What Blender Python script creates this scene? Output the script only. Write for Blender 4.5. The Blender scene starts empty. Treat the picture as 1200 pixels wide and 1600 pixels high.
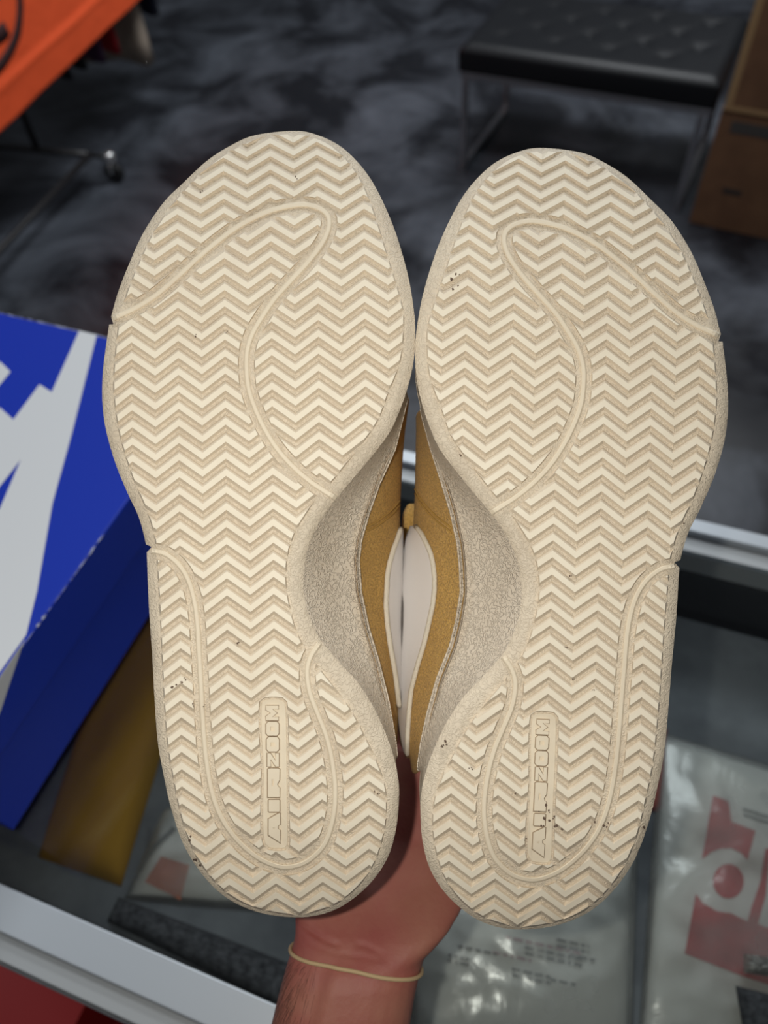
import bpy, bmesh, math, random
import numpy as np
from mathutils import Matrix, Vector, noise as mnoise
from mathutils.geometry import delaunay_2d_cdt, tessellate_polygon
from mathutils.bvhtree import BVHTree

random.seed(7)
scene = bpy.context.scene
COL = scene.collection

# ------------------------------------------------------------------ camera
F = 1200.0                       # focal length in pixels of the 1200x1600 frame
CAM_H = 1.57
_vp = np.array([70.0, 917.0])    # nadir, from the bench and carton verticals
_down = np.array([_vp[0] / F, -_vp[1] / F, -1.0]); _down /= np.linalg.norm(_down)
_up = -_down
_fw = np.array([0, 0, -1.0]); _fw = _fw - _fw.dot(_up) * _up; _fw /= np.linalg.norm(_fw)
_rt = np.cross(_fw, _up)
R = np.array([_rt, _fw, _up])
C = np.array([0, 0, CAM_H])
cam_d = bpy.data.cameras.new('camera'); cam = bpy.data.objects.new('camera', cam_d); COL.objects.link(cam)
mw = Matrix([list(R[i]) + [C[i]] for i in range(3)] + [[0, 0, 0, 1]])
cam.matrix_world = mw
cam_d.sensor_fit = 'VERTICAL'; cam_d.sensor_height = 36.0; cam_d.lens = 36.0 * F / 1600
cam_d.clip_start = 0.02; cam_d.clip_end = 50
cam_d.dof.use_dof = True; cam_d.dof.focus_distance = 0.305; cam_d.dof.aperture_fstop = 8.0
scene.camera = cam

# ------------------------------------------------------------------ world and light
world = bpy.data.worlds.new('world'); scene.world = world; world.use_nodes = True
world.node_tree.nodes['Background'].inputs[0].default_value = (0.80, 0.88, 1.0, 1)
world.node_tree.nodes['Background'].inputs[1].default_value = 0.05

def cs(x, y, d):                 # camera space (right, up, depth) to world
    return C + R @ np.array([x, y, -d])

fl = bpy.data.lights.new('phone_flash', 'POINT'); fl.energy = 3.35; fl.color = (1.0, 0.95, 0.86); fl.shadow_soft_size = 0.004
flo = bpy.data.objects.new('phone_flash', fl); COL.objects.link(flo); flo.location = cs(-0.026, 0.005, 0.0)
for (x, y, e, sx, sy) in ((0.3, 1.6, 25, 1.2, 0.6), (0.9, 3.2, 56, 1.2, 0.6), (2.6, 4.4, 16, 1.2, 0.6), (-2.2, 1.0, 12, 1.2, 0.6)):
    al = bpy.data.lights.new('ceiling_panel', 'AREA'); al.shape = 'RECTANGLE'; al.size = sx; al.size_y = sy
    al.energy = e; al.color = (0.93, 0.97, 1.0)
    ao = bpy.data.objects.new('ceiling_panel', al); COL.objects.link(ao); ao.location = (x, y, 3.1)
scene.view_settings.view_transform = 'Standard'; scene.view_settings.look = 'None'
scene.view_settings.gamma = 1; scene.view_settings.use_curve_mapping = False
scene.view_settings.exposure = 0.0

# ------------------------------------------------------------------ helpers
def ray(u, v): return R @ np.array([(u - 600) / F, -(v - 800) / F, -1.0])
def bk(u, v, d): return C + ray(u, v) * d
def on_z(u, v, z):
    r = ray(u, v); return C + r * ((z - CAM_H) / r[2])
def on_plane(u, v, n2, c):       # vertical plane n2.xy = c
    r = ray(u, v); return C + r * (c / (r[0] * n2[0] + r[1] * n2[1]))

def mesh_obj(name, verts, faces, mat=None, parent=None, smooth=False, recalc=True, origin=None):
    me = bpy.data.meshes.new(name)
    o3 = np.zeros(3)
    if origin is not None: o3 = np.array(origin, float)
    elif parent is not None: o3 = ROOTS.get(parent.name, np.zeros(3))
    me.from_pydata([tuple(np.array(p, float) - o3) for p in verts], [], [tuple(f) for f in faces])
    if recalc:
        bm = bmesh.new(); bm.from_mesh(me); bmesh.ops.recalc_face_normals(bm, faces=bm.faces); bm.to_mesh(me); bm.free()
    me.validate()
    if smooth: me.polygons.foreach_set('use_smooth', [True] * len(me.polygons))
    if mat: me.materials.append(mat)
    o = bpy.data.objects.new(name, me); COL.objects.link(o)
    if parent is not None:
        o.parent = parent
        ROOTS[o.name] = o3
    elif origin is not None:
        o.location = o3
    return o
ROOTS = {}
def root(name, loc, label, cat, group=None):
    o = bpy.data.objects.new(name, None); COL.objects.link(o); o.location = tuple(loc)
    o.empty_display_size = 0.05
    ROOTS[o.name] = np.array(loc, float); tag(o, label, cat, group); return o
def tag(o, label=None, cat=None, group=None, kind=None):
    if label: o['label'] = label
    if cat: o['category'] = cat
    if group: o['group'] = group
    if kind: o['kind'] = kind
    return o

def box_vf(c, hx, hy, hz):       # c centre, half vectors
    c, hx, hy, hz = map(lambda q: np.array(q, float), (c, hx, hy, hz))
    vs = [c + sx * hx + sy * hy + sz * hz for sz in (-1, 1) for sy in (-1, 1) for sx in (-1, 1)]
    fs = [(0, 1, 3, 2), (4, 6, 7, 5), (0, 4, 5, 1), (2, 3, 7, 6), (0, 2, 6, 4), (1, 5, 7, 3)]
    return vs, fs
def bevel(o, w, seg=2):
    m = o.modifiers.new('bevel', 'BEVEL'); m.width = w; m.segments = seg; m.limit_method = 'ANGLE'
    return o
def box(name, c, hx, hy, hz, mat, parent=None, bev=0.002, origin=None):
    v, f = box_vf(c, hx, hy, hz)
    o = mesh_obj(name, v, f, mat, parent, origin=origin)
    if bev: bevel(o, bev)
    return o
def tube_vf(path, r, n=10, closed=False, cap=True):
    P = [np.array(p, float) for p in path]; m = len(P); vs = []; fs = []
    rr = r if hasattr(r, '__len__') else [r] * m
    ref = None
    for i in range(m):
        if closed: t = P[(i + 1) % m] - P[i - 1]
        else: t = P[min(i + 1, m - 1)] - P[max(i - 1, 0)]
        t /= max(np.linalg.norm(t), 1e-9)
        if ref is None: ref = np.array([0, 0, 1.0]) if abs(t[2]) < 0.9 else np.array([1.0, 0, 0])
        a = np.cross(t, ref); a /= np.linalg.norm(a); b = np.cross(a, t); ref = b
        for k in range(n):
            an = 2 * math.pi * k / n; vs.append(P[i] + rr[i] * (math.cos(an) * a + math.sin(an) * b))
    for i in range(m if closed else m - 1):
        j = (i + 1) % m
        for k in range(n): fs.append((i * n + k, i * n + (k + 1) % n, j * n + (k + 1) % n, j * n + k))
    if cap and not closed:
        fs.append(tuple(range(n))); fs.append(tuple(range((m - 1) * n, m * n)))
    return vs, fs
def tube(name, path, r, mat, parent=None, n=10, closed=False, origin=None):
    v, f = tube_vf(path, r, n, closed); return mesh_obj(name, v, f, mat, parent, smooth=True, origin=origin)
def loft_vf(rings, closed=True):
    n = len(rings[0]); vs = [p for r_ in rings for p in r_]; fs = []
    for i in range(len(rings) - 1):
        for k in range(n if closed else n - 1):
            fs.append((i * n + k, i * n + (k + 1) % n, (i + 1) * n + (k + 1) % n, (i + 1) * n + k))
    return vs, fs

# ------------------------------------------------------------------ materials
def mat(name, col, rough=0.6, metal=0.0, spec=0.5, **kw):
    m = bpy.data.materials.new(name); m.use_nodes = True
    p = m.node_tree.nodes['Principled BSDF']
    p.inputs['Base Color'].default_value = (*col, 1); p.inputs['Roughness'].default_value = rough
    p.inputs['Metallic'].default_value = metal; p.inputs['Specular IOR Level'].default_value = spec
    for k, v in kw.items(): p.inputs[k.replace('_', ' ')].default_value = v
    return m
def N(m, t, **kw):
    n = m.node_tree.nodes.new(t)
    for k, v in kw.items(): setattr(n, k, v)
    return n
def L(m, a, b): m.node_tree.links.new(a, b)
def coords(m, scale=1.0):
    tc = N(m, 'ShaderNodeTexCoord'); mp = N(m, 'ShaderNodeMapping'); mp.inputs['Scale'].default_value = (scale,) * 3
    L(m, tc.outputs['Object'], mp.inputs[0]); return mp.outputs[0]
def noise_n(m, co, scale, detail=4, rough=0.55, dist=0.0):
    n = N(m, 'ShaderNodeTexNoise'); n.inputs['Scale'].default_value = scale; n.inputs['Detail'].default_value = detail
    n.inputs['Roughness'].default_value = rough; n.inputs['Distortion'].default_value = dist
    L(m, co, n.inputs['Vector']); return n.outputs['Fac']
def ramp(m, fac, stops):
    r = N(m, 'ShaderNodeValToRGB'); e = r.color_ramp.elements
    while len(e) < len(stops): e.new(0.5)
    for el, (pos, c) in zip(e, stops):
        el.position = pos; el.color = (*c, 1) if hasattr(c, '__len__') else (c, c, c, 1)
    L(m, fac, r.inputs[0]); return r.outputs[0]
def bump(m, h, strength, dist, normal=None):
    b = N(m, 'ShaderNodeBump'); b.inputs['Strength'].default_value = strength; b.inputs['Distance'].default_value = dist
    L(m, h, b.inputs['Height'])
    if normal: L(m, normal, b.inputs['Normal'])
    L(m, b.outputs[0], m.node_tree.nodes['Principled BSDF'].inputs['Normal']); return b.outputs[0]
def basecol(m, out): L(m, out, m.node_tree.nodes['Principled BSDF'].inputs['Base Color'])
def mixc(m, fac, a, b):
    x = N(m, 'ShaderNodeMix', data_type='RGBA')
    L(m, fac, x.inputs[0])
    for s, q in ((x.inputs[6], a), (x.inputs[7], b)):
        if hasattr(q, 'links'): L(m, q, s)
        else: s.default_value = (*q, 1)
    return x.outputs[2]
def math_n(m, op, a, b=None):
    x = N(m, 'ShaderNodeMath', operation=op)
    for s, q in zip(x.inputs, (a, b)):
        if q is None: continue
        if hasattr(q, 'links'): L(m, q, s)
        else: s.default_value = q
    return x.outputs[0]

# dark polished floor
M_floor = mat('dark_concrete', (0.03, 0.033, 0.04), 0.32)
co = coords(M_floor)
a = noise_n(M_floor, co, 2.4, 8, 0.60, 0.6); b = noise_n(M_floor, co, 9.0, 6, 0.6, 0.3)
basecol(M_floor, mixc(M_floor, ramp(M_floor, a, [(0.42, 0.0), (0.78, 1.0)]), (0.011, 0.012, 0.016), (0.14, 0.155, 0.185)))
L(M_floor, ramp(M_floor, b, [(0.3, 0.28), (0.7, 0.50)]), M_floor.node_tree.nodes['Principled BSDF'].inputs['Roughness'])

def rubber(name, col, dark, worm, specks=True):
    m = mat(name, col, 0.62, 0, 0.35)
    co = coords(m)
    n1 = noise_n(m, co, 60, 5, 0.6); n2 = noise_n(m, co, 420, 4, 0.7)
    c = mixc(m, ramp(m, n1, [(0.42, 0.0), (0.75, 0.55)]), col, dark)
    if specks:
        sp = math_n(m, 'MULTIPLY', ramp(m, n2, [(0.70, 0.0), (0.76, 1.0)]), ramp(m, noise_n(m, co, 38, 3), [(0.52, 0.0), (0.62, 0.75)]))
        c = mixc(m, sp, c, (0.16, 0.11, 0.08))
    basecol(m, c)
    if worm:
        w = noise_n(m, co, worm[0], 1.0, 0.4, 0.9)
        w = ramp(m, math_n(m, 'ABSOLUTE', math_n(m, 'SUBTRACT', w, 0.5)), [(0.0, 1.0), (0.09, 0.0)])
        bump(m, w, worm[1], 0.0006)
    else:
        bump(m, n2, 0.10, 0.0004)
    return m
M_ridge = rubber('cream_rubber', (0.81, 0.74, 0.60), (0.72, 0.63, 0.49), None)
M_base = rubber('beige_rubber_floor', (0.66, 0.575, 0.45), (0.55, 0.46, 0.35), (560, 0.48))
M_side = rubber('pebbled_rubber', (0.66, 0.58, 0.47), (0.60, 0.515, 0.41), (560, 0.70), False)
M_groove_shade = mat('painted_groove_shade', (0.30, 0.225, 0.15), 0.8)  # dark colour painting the shade in the grooves round the letters
M_dirt = mat('dried_dirt', (0.13, 0.085, 0.06), 0.9)
M_flank_shade = rubber('shaded_rubber_flank', (0.70, 0.61, 0.48), (0.63, 0.535, 0.415), None, False)  # darker ridge rubber, the shade of the flanks put into its colour
M_bead = rubber('smooth_cream_rubber', (0.76, 0.67, 0.52), (0.68, 0.58, 0.44), None, False)
M_suede = mat('mustard_suede', (0.50, 0.27, 0.045), 0.95, 0, 0.15, Sheen_Weight=0.25, Sheen_Roughness=0.6)
co = coords(M_suede); n1 = noise_n(M_suede, co, 1300, 3, 0.8); n0 = noise_n(M_suede, co, 40, 3)
basecol(M_suede, mixc(M_suede, math_n(M_suede, 'MULTIPLY', ramp(M_suede, n1, [(0.36, 0.0), (0.64, 1.0)]), math_n(M_suede, 'ADD', n0, 0.5)), (0.40, 0.20, 0.024), (0.85, 0.52, 0.12)))
bump(M_suede, n1, 1.0, 0.0012)
M_white = mat('white_leather', (0.78, 0.75, 0.73), 0.45)
co = coords(M_white); bump(M_white, noise_n(M_white, co, 1500, 3), 0.12, 0.0003)
M_thread = mat('off_white_thread', (0.76, 0.70, 0.58), 0.8)
co = coords(M_thread); bump(M_thread, noise_n(M_thread, co, 2200, 2), 0.8, 0.0006)
M_gthread = mat('mustard_thread', (0.42, 0.25, 0.06), 0.9)
M_lining = mat('tan_lining', (0.38, 0.24, 0.09), 0.95)
M_lace = mat('cream_lace', (0.75, 0.70, 0.58), 0.9)
M_skin = mat('skin', (0.46, 0.215, 0.165), 0.55, 0, 0.4, Subsurface_Weight=0.08)
M_skin.node_tree.nodes['Principled BSDF'].inputs['Subsurface Radius'].default_value = (0.008, 0.003, 0.002)
co = coords(M_skin)
a = noise_n(M_skin, co, 28, 4, 0.55); b = noise_n(M_skin, co, 420, 4, 0.6)
basecol(M_skin, mixc(M_skin, ramp(M_skin, a, [(0.32, 0.0), (0.68, 1.0)]), (0.40, 0.165, 0.115), (0.34, 0.095, 0.078)))
bump(M_skin, b, 0.35, 0.0006)
M_band = mat('beige_elastic', (0.55, 0.40, 0.22), 0.7)
M_hair = mat('arm_hair', (0.05, 0.03, 0.02), 0.7)

M_alu = mat('brushed_aluminium', (0.50, 0.54, 0.58), 0.45, 0.35)
co = coords(M_alu); bump(M_alu, noise_n(M_alu, co, 500, 3), 0.06, 0.0004)
M_alu2 = mat('satin_aluminium', (0.42, 0.44, 0.45), 0.5, 0.2)
def glass(name, tint, ior=1.5, rough=0.02):
    m = bpy.data.materials.new(name); m.use_nodes = True; nt = m.node_tree; nt.nodes.clear()
    o = N(m, 'ShaderNodeOutputMaterial'); mx = N(m, 'ShaderNodeMixShader'); t = N(m, 'ShaderNodeBsdfTransparent'); g = N(m, 'ShaderNodeBsdfGlossy')
    fr = N(m, 'ShaderNodeFresnel'); fr.inputs[0].default_value = ior
    t.inputs[0].default_value = (*tint, 1); g.inputs['Roughness'].default_value = rough
    L(m, fr.outputs[0], mx.inputs[0]); L(m, t.outputs[0], mx.inputs[1]); L(m, g.outputs[0], mx.inputs[2]); L(m, mx.outputs[0], o.inputs[0])
    return m
M_glass = glass('counter_glass', (0.93, 0.95, 0.945))
def film_mat():
    m = bpy.data.materials.new('plastic_film'); m.use_nodes = True; nt = m.node_tree
    p = nt.nodes['Principled BSDF']; o = nt.nodes['Material Output']
    p.inputs['Base Color'].default_value = (0.85, 0.86, 0.84, 1); p.inputs['Roughness'].default_value = 0.6
    co = coords(m); h = noise_n(m, co, 17, 5, 0.5, 0.8); nb = bump(m, h, 0.45, 0.005)
    t = N(m, 'ShaderNodeBsdfTransparent'); mx = N(m, 'ShaderNodeMixShader'); gl = N(m, 'ShaderNodeBsdfGlossy'); mg = N(m, 'ShaderNodeMixShader')
    gl.inputs['Roughness'].default_value = 0.21; L(m, nb, gl.inputs['Normal'])
    fr = N(m, 'ShaderNodeFresnel'); fr.inputs[0].default_value = 1.7
    L(m, ramp(m, noise_n(m, co, 14, 3), [(0.35, 0.16), (0.65, 0.30)]), mx.inputs[0])
    L(m, t.outputs[0], mx.inputs[1]); L(m, p.outputs[0], mx.inputs[2])
    L(m, fr.outputs[0], mg.inputs[0]); L(m, mx.outputs[0], mg.inputs[1]); L(m, gl.outputs[0], mg.inputs[2]); L(m, mg.outputs[0], o.inputs[0]); return m
M_film = film_mat()
M_deck = mat('mottled_grey_deck', (0.06, 0.065, 0.075), 0.8)
co = coords(M_deck); a = noise_n(M_deck, co, 10, 6, 0.6)
basecol(M_deck, ramp(M_deck, a, [(0.3, (0.07, 0.075, 0.09)), (0.7, (0.20, 0.215, 0.235))]))
M_black = mat('black_laminate', (0.012, 0.012, 0.014), 0.4)
M_blue = mat('blue_card', (0.006, 0.035, 0.44), 0.5, 0, 0.25)
co = coords(M_blue); bump(M_blue, noise_n(M_blue, co, 120, 3), 0.05, 0.001)
M_bluewear = mat('worn_card_edge', (0.45, 0.48, 0.62), 0.8)
M_bwhite = mat('white_card_print', (0.74, 0.76, 0.78), 0.42)
M_red = mat('red_card', (0.58, 0.012, 0.014), 0.5)
M_redprint = mat('red_print', (0.42, 0.022, 0.028), 0.7)
co = coords(M_redprint); basecol(M_redprint, ramp(M_redprint, noise_n(M_redprint, co, 90, 5, 0.7), [(0.3, (0.46, 0.006, 0.012)), (0.75, (0.60, 0.03, 0.04))]))
M_paper = mat('pale_insert', (0.80, 0.80, 0.77), 0.8)
M_ink = mat('grey_ink', (0.10, 0.10, 0.11), 0.8)
M_pink = mat('pink_ink', (0.45, 0.25, 0.30), 0.8)
M_oprint = mat('orange_print', (0.62, 0.16, 0.06), 0.7)
M_ocloth = mat('mustard_cloth', (0.42, 0.22, 0.016), 0.9)
M_dknit = mat('charcoal_knit', (0.035, 0.037, 0.043), 0.95)
co = coords(M_dknit); k = noise_n(M_dknit, co, 160, 4, 0.7); bump(M_dknit, k, 0.8, 0.003)
basecol(M_dknit, ramp(M_dknit, k, [(0.35, (0.02, 0.021, 0.026)), (0.75, (0.13, 0.133, 0.15))]))
M_leather = mat('black_leather', (0.010, 0.011, 0.013), 0.42, 0, 0.25)
co = coords(M_leather); bump(M_leather, noise_n(M_leather, co, 60, 5), 0.12, 0.003)
M_chrome = mat('brushed_steel', (0.42, 0.42, 0.44), 0.30, 0.9)
M_card = mat('brown_cardboard', (0.17, 0.085, 0.042), 0.85)
co = coords(M_card); basecol(M_card, ramp(M_card, noise_n(M_card, co, 14, 4), [(0.3, (0.145, 0.072, 0.036)), (0.7, (0.195, 0.10, 0.05))]))
M_cardedge = mat('cardboard_edge', (0.36, 0.23, 0.11), 0.9)
M_tape = mat('dull_tape', (0.07, 0.065, 0.06), 0.5)
M_cardprint = mat('carton_print', (0.045, 0.035, 0.03), 0.8)
M_orange = mat('orange_fabric', (0.93, 0.105, 0.022), 0.8)
co = coords(M_orange); bump(M_orange, noise_n(M_orange, co, 7, 4, 0.5, 0.4), 0.5, 0.02)
M_mark = mat('black_marker', (0.045, 0.012, 0.012), 0.8)
M_rack = mat('black_painted_steel', (0.022, 0.020, 0.021), 0.4)
M_ball = mat('polished_steel', (0.75, 0.75, 0.75), 0.25, 0.9)
M_rub = mat('black_rubber', (0.01, 0.01, 0.01), 0.6)
M_gred = mat('red_cloth', (0.42, 0.006, 0.012), 0.85); M_gpur = mat('purple_cloth', (0.075, 0.028, 0.075), 0.9)
M_gdark = mat('dark_cloth', (0.012, 0.010, 0.014), 0.9); M_gbei = mat('beige_cloth', (0.36, 0.29, 0.23), 0.9); M_gnavy = mat('navy_cloth', (0.01, 0.014, 0.035), 0.9)

# ------------------------------------------------------------------ floor
fl_o = mesh_obj('floor', [(-5, -2, 0), (5, -2, 0), (5, 7, 0), (-5, 7, 0), (-5, -2, -.05), (5, -2, -.05), (5, 7, -.05), (-5, 7, -.05)],
                [(0, 1, 2, 3), (7, 6, 5, 4), (0, 4, 5, 1), (1, 5, 6, 2), (2, 6, 7, 3), (3, 7, 4, 0)], M_floor)
tag(fl_o, 'dark polished concrete floor with cloudy grey marbling', kind='structure')

# ------------------------------------------------------------------ glass counter
AX = math.radians(-23.3)
ex = np.array([math.cos(AX), math.sin(AX), 0]); ey = np.array([-ex[1], ex[0], 0]); ez = np.array([0, 0, 1.0])
ZC = 0.97
n2 = ey[:2]
f_in = np.mean([on_z(0, 1381, ZC)[:2] @ n2, on_z(400, 1556, ZC)[:2] @ n2])
f_mid = np.mean([on_z(0, 1453, ZC)[:2] @ n2, on_z(306, 1600, ZC)[:2] @ n2])
f_out = np.mean([on_z(0, 1504, ZC)[:2] @ n2, on_z(210, 1600, ZC)[:2] @ n2])
b_out = np.mean([on_z(1086, 812, ZC)[:2] @ n2, on_z(1200, 838, ZC)[:2] @ n2])
b_mid = np.mean([on_z(1077, 829, ZC)[:2] @ n2, on_z(1200, 860, ZC)[:2] @ n2])
b_in = np.mean([on_z(1069, 858, ZC)[:2] @ n2, on_z(1200, 886, ZC)[:2] @ n2])
X0, X1 = -0.62, 1.05             # extent along the counter
def cp(x, y, z): return ex * x + ey * y + ez * z
counter = root('display_counter', cp(0, (f_out + b_out) / 2, 0), 'glass topped display counter with aluminium rails', 'counter')
def cbox(name, x0, x1, y0, y1, z0, z1, m, parent=counter, bev=0.001):
    return box(name, cp((x0 + x1) / 2, (y0 + y1) / 2, (z0 + z1) / 2), ex * (x1 - x0) / 2, ey * (y1 - y0) / 2, ez * (z1 - z0) / 2, m, parent, bev)
cbox('rail', X0, X1, f_mid, f_in, ZC - .030, ZC, M_alu)
cbox('rail_step', X0, X1, f_out, f_mid, ZC - .034, ZC - .006, M_alu2)
cbox('rail_lip', X0, X1, f_out - .0025, f_out - .0003, ZC - .036, ZC - .012, M_ball)
cbox('rail', X0, X1, b_mid, b_out, ZC - .030, ZC + .001, M_alu)
cbox('rail_step', X0, X1, b_in, b_mid, ZC - .034, ZC - .007, M_alu2)
cbox('rail', X0 - .02, X0, f_out, b_out, ZC - .030, ZC, M_alu)
cbox('rail', X1, X1 + .02, f_out, b_out, ZC - .030, ZC, M_alu)
g = cbox('glass_top', X0, X1, f_in + .0005, b_in - .0005, ZC - .008, ZC - .002, M_glass, bev=0)
DK = ZC - 0.135
cbox('deck', X0 + .01, X1 - .01, f_in + .002, b_mid - .008, DK - .012, DK, M_deck)
cbox('glass_front', X0 + .006, X1 - .006, b_mid + .002, b_mid + .007, .36, ZC - .036, M_glass, bev=0)
cbox('cabinet', X0 + .006, X1 - .006, f_mid + .004, b_out - .004, .08, .35, M_black)
cbox('plinth', X0 + .03, X1 - .03, f_mid + .04, b_out - .04, 0, .08, M_black, bev=0)


cbox('sliding_door', X0 + .01, (X0 + X1) / 2 + .02, f_mid + .004, f_mid + .010, .355, ZC - .036, M_black)
cbox('sliding_door', (X0 + X1) / 2 - .02, X1 - .01, f_mid + .012, f_mid + .018, .355, ZC - .036, M_black)
for xx in (X0 + .012, X1 - .012):
    cbox('corner_post', xx - .010, xx + .010, b_mid - .012, b_mid + .001, .355, ZC - .036, M_alu)

# ------------------------------------------------------------------ things under the glass
def grid_patch(corners, nx, ny, z, bulge, amp, scale, seed):
    """pillow shaped closed sheet over a ground quad given as four xy points"""
    c = [np.array(p[:2]) for p in corners]; top = []; bot = []
    for j in range(ny + 1):
        for i in range(nx + 1):
            s, t = i / nx, j / ny
            p = (c[0] * (1 - s) + c[1] * s) * (1 - t) + (c[3] * (1 - s) + c[2] * s) * t
            e = (16 * s * (1 - s) * t * (1 - t)) ** 0.35
            h = mnoise.noise(Vector((p[0] * scale + seed, p[1] * scale, seed))) + 0.5 * mnoise.noise(Vector((p[0] * scale * 2.7, p[1] * scale * 2.7 + seed, 3)))
            top.append((p[0], p[1], z + 0.0015 + (bulge + amp * h) * e)); bot.append((p[0], p[1], z + 0.0005))
    vs = top + bot; n0 = len(top); W = nx + 1; fs = []
    for j in range(ny):
        for i in range(nx):
            a = j * W + i; fs.append((a, a + 1, a + W + 1, a + W)); fs.append((n0 + a, n0 + a + W, n0 + a + W + 1, n0 + a + 1))
    rim = [i for i in range(W)] + [j * W + nx for j in range(1, ny + 1)] + [ny * W + i for i in range(nx - 1, -1, -1)] + [j * W for j in range(ny - 1, 0, -1)]
    for a, b in zip(rim, rim[1:] + rim[:1]): fs.append((a, b, n0 + b, n0 + a))
    return vs, fs
def px_quad(q, z): return [on_z(u, v, z) for u, v in q]
def prism_poly(pts3, thick, up=np.array([0, 0, 1.0]), holes=()):
    loops = [list(pts3)] + [list(h) for h in holes]
    tris = tessellate_polygon([[Vector(p) for p in lp] for lp in loops])
    base = [np.array(p, float) for lp in loops for p in lp]; n = len(base)
    vs = base + [p + up * thick for p in base]; fs = []
    for t in tris: fs.append((t[0], t[1], t[2])); fs.append((n + t[2], n + t[1], n + t[0]))
    k = 0
    for lp in loops:
        for i in range(len(lp)):
            j = (i + 1) % len(lp); fs.append((k + i, k + j, n + k + j, n + k + i))
        k += len(lp)
    return vs, fs
def poly_bag(quad, label, seed, bulge=.010):
    q = px_quad(quad, DK + .010); c = np.mean(q, axis=0); c[2] = DK
    r = root('poly_bag', c, label, 'plastic bag')
    qi = [c + (p - c) * .94 for p in q]
    v, f = grid_patch(qi, 14, 14, DK + .0008, bulge * .5, .0, 25, seed); mesh_obj('contents', v, f, M_paper, r, True)
    v, f = grid_patch(q, 44, 44, DK, bulge * 1.25 + .003, .0028, 22, seed + 5); mesh_obj('film', v, f, M_film, r, True)
    return r
def print_on(parent, name, pts, m, dz, holes=()):
    z = DK + dz
    v, f = prism_poly([on_z(u, v_, z) for u, v_ in pts], .0004, holes=[[on_z(u, v_, z) for u, v_ in h] for h in holes])
    return mesh_obj(name, v, f, m, parent)
def ell(cx, cy, rx, ry, n=28, a0=0): return [(cx + rx * math.cos(a0 + 2 * math.pi * i / n), cy + ry * math.sin(a0 + 2 * math.pi * i / n)) for i in range(n)]
PZ = .0078
bagA = poly_bag([(1035, 1138), (1262, 1205), (1262, 1700), (1000, 1640)], 'clear bag with red block print and ring under the counter glass', 1.3)
print_on(bagA, 'red_print', [(1114, 1243), (1138, 1252), (1143, 1284), (1180, 1298), (1168, 1344), (1158, 1333), (1142, 1325), (1126, 1326), (1112, 1331), (1097, 1342)], M_redprint, PZ)
print_on(bagA, 'red_print', [(1087, 1397), (1098, 1411), (1120, 1424), (1142, 1427), (1168, 1440), (1174, 1418), (1188, 1378), (1196, 1326), (1204, 1326), (1196, 1400), (1184, 1444), (1225, 1459), (1220, 1545), (1165, 1527), (1070, 1490)], M_redprint, PZ)
print_on(bagA, 'red_dot', ell(1138, 1377, 24, 27), M_redprint, PZ)
for k in range(2): print_on(bagA, 'small_text', [(1160 + 2 * k, 1262 + 9 * k), (1205, 1276 + 9 * k), (1205, 1279 + 9 * k), (1160 + 2 * k, 1265 + 9 * k)], M_ink, PZ)
bagB = poly_bag([(640, 1320), (1000, 1330), (992, 1640), (640, 1640)], 'crumpled clear bag with faint grey text beside the wrist under the glass', 4.1, .014)
rr = random.Random(3)
for k, (u, v, w_) in enumerate([(716, 1476, 60), (700, 1490, 40), (790, 1462, 120), (820, 1478, 90), (770, 1486, 60), (800, 1512, 60), (860, 1528, 40), (870, 1466, 50), (890, 1490, 40)]):
    x_ = 0.0
    while x_ < w_:
        l_ = rr.uniform(5, 16); u0, u1 = u + x_, u + min(w_, x_ + l_)
        for dv_ in (0, 9) if k % 2 else (0,):
            print_on(bagB, 'small_text', [(u0, v + (u0 - u) * .22 + dv_), (u1, v + (u1 - u) * .22 + dv_), (u1, v + (u1 - u) * .22 + 4 + dv_), (u0, v + (u0 - u) * .22 + 4 + dv_)], M_pink if k in (2, 4) else M_ink, .0108)
        x_ += l_ + 4
bagC = poly_bag([(250, 1262), (420, 1180), (500, 1425), (190, 1400)], 'white bag with small orange label under the counter glass', 7.7)
print_on(bagC, 'orange_label', [(252, 1338), (296, 1352), (282, 1406), (226, 1378)], M_oprint, PZ)
print_on(bagC, 'ink_stroke', [(230, 1290), (238, 1296), (236, 1330), (214, 1376), (210, 1372), (230, 1324)], M_ink, PZ)
print_on(bagC, 'ink_stroke', [(270, 1290), (276, 1296), (240, 1330), (236, 1324)], M_ink, PZ)
q = px_quad([(186, 1402), (470, 1512), (470, 1592), (168, 1440)], DK)
v, f = grid_patch(q, 40, 10, DK, .02, .004, 60, 2.2); o = mesh_obj('knit_scarf', v, f, M_dknit, None, True, origin=np.mean(q, axis=0)); tag(o, 'charcoal knitted strip lying along the front rail under the glass', 'scarf')
q = px_quad([(60, 1340), (205, 930), (320, 960), (190, 1385)], DK)
v, f = grid_patch(q, 24, 24, DK, .03, .010, 12, 5.5); o = mesh_obj('folded_garment', v, f, M_ocloth, None, True, origin=np.mean(q, axis=0)); tag(o, 'folded mustard garment under the glass beside the blue box', 'garment')
q = px_quad([(1000, 1130), (1042, 1140), (1034, 1270), (985, 1262)], DK)
v, f = grid_patch(q, 10, 16, DK, .006, .002, 30, 8.1); o = mesh_obj('red_tag', v, f, mat('faded_red', (.40, .10, .08), .8), None, True, origin=np.mean(q, axis=0)); tag(o, 'faded red swing tag lying against the printed bag', 'tag')
q = px_quad([(1150, 1540), (1230, 1560), (1230, 1680), (1170, 1660)], DK + .03)
r_ = root('glitter_pouch', np.array([*np.mean(q, axis=0)[:2], DK + .028]), 'black pouch with silver glitter trim on the printed bag', 'pouch')
v, f = grid_patch(q, 20, 20, DK + .028, .014, .004, 60, 9.2); mesh_obj('body', v, f, M_dknit, r_, True)
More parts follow.
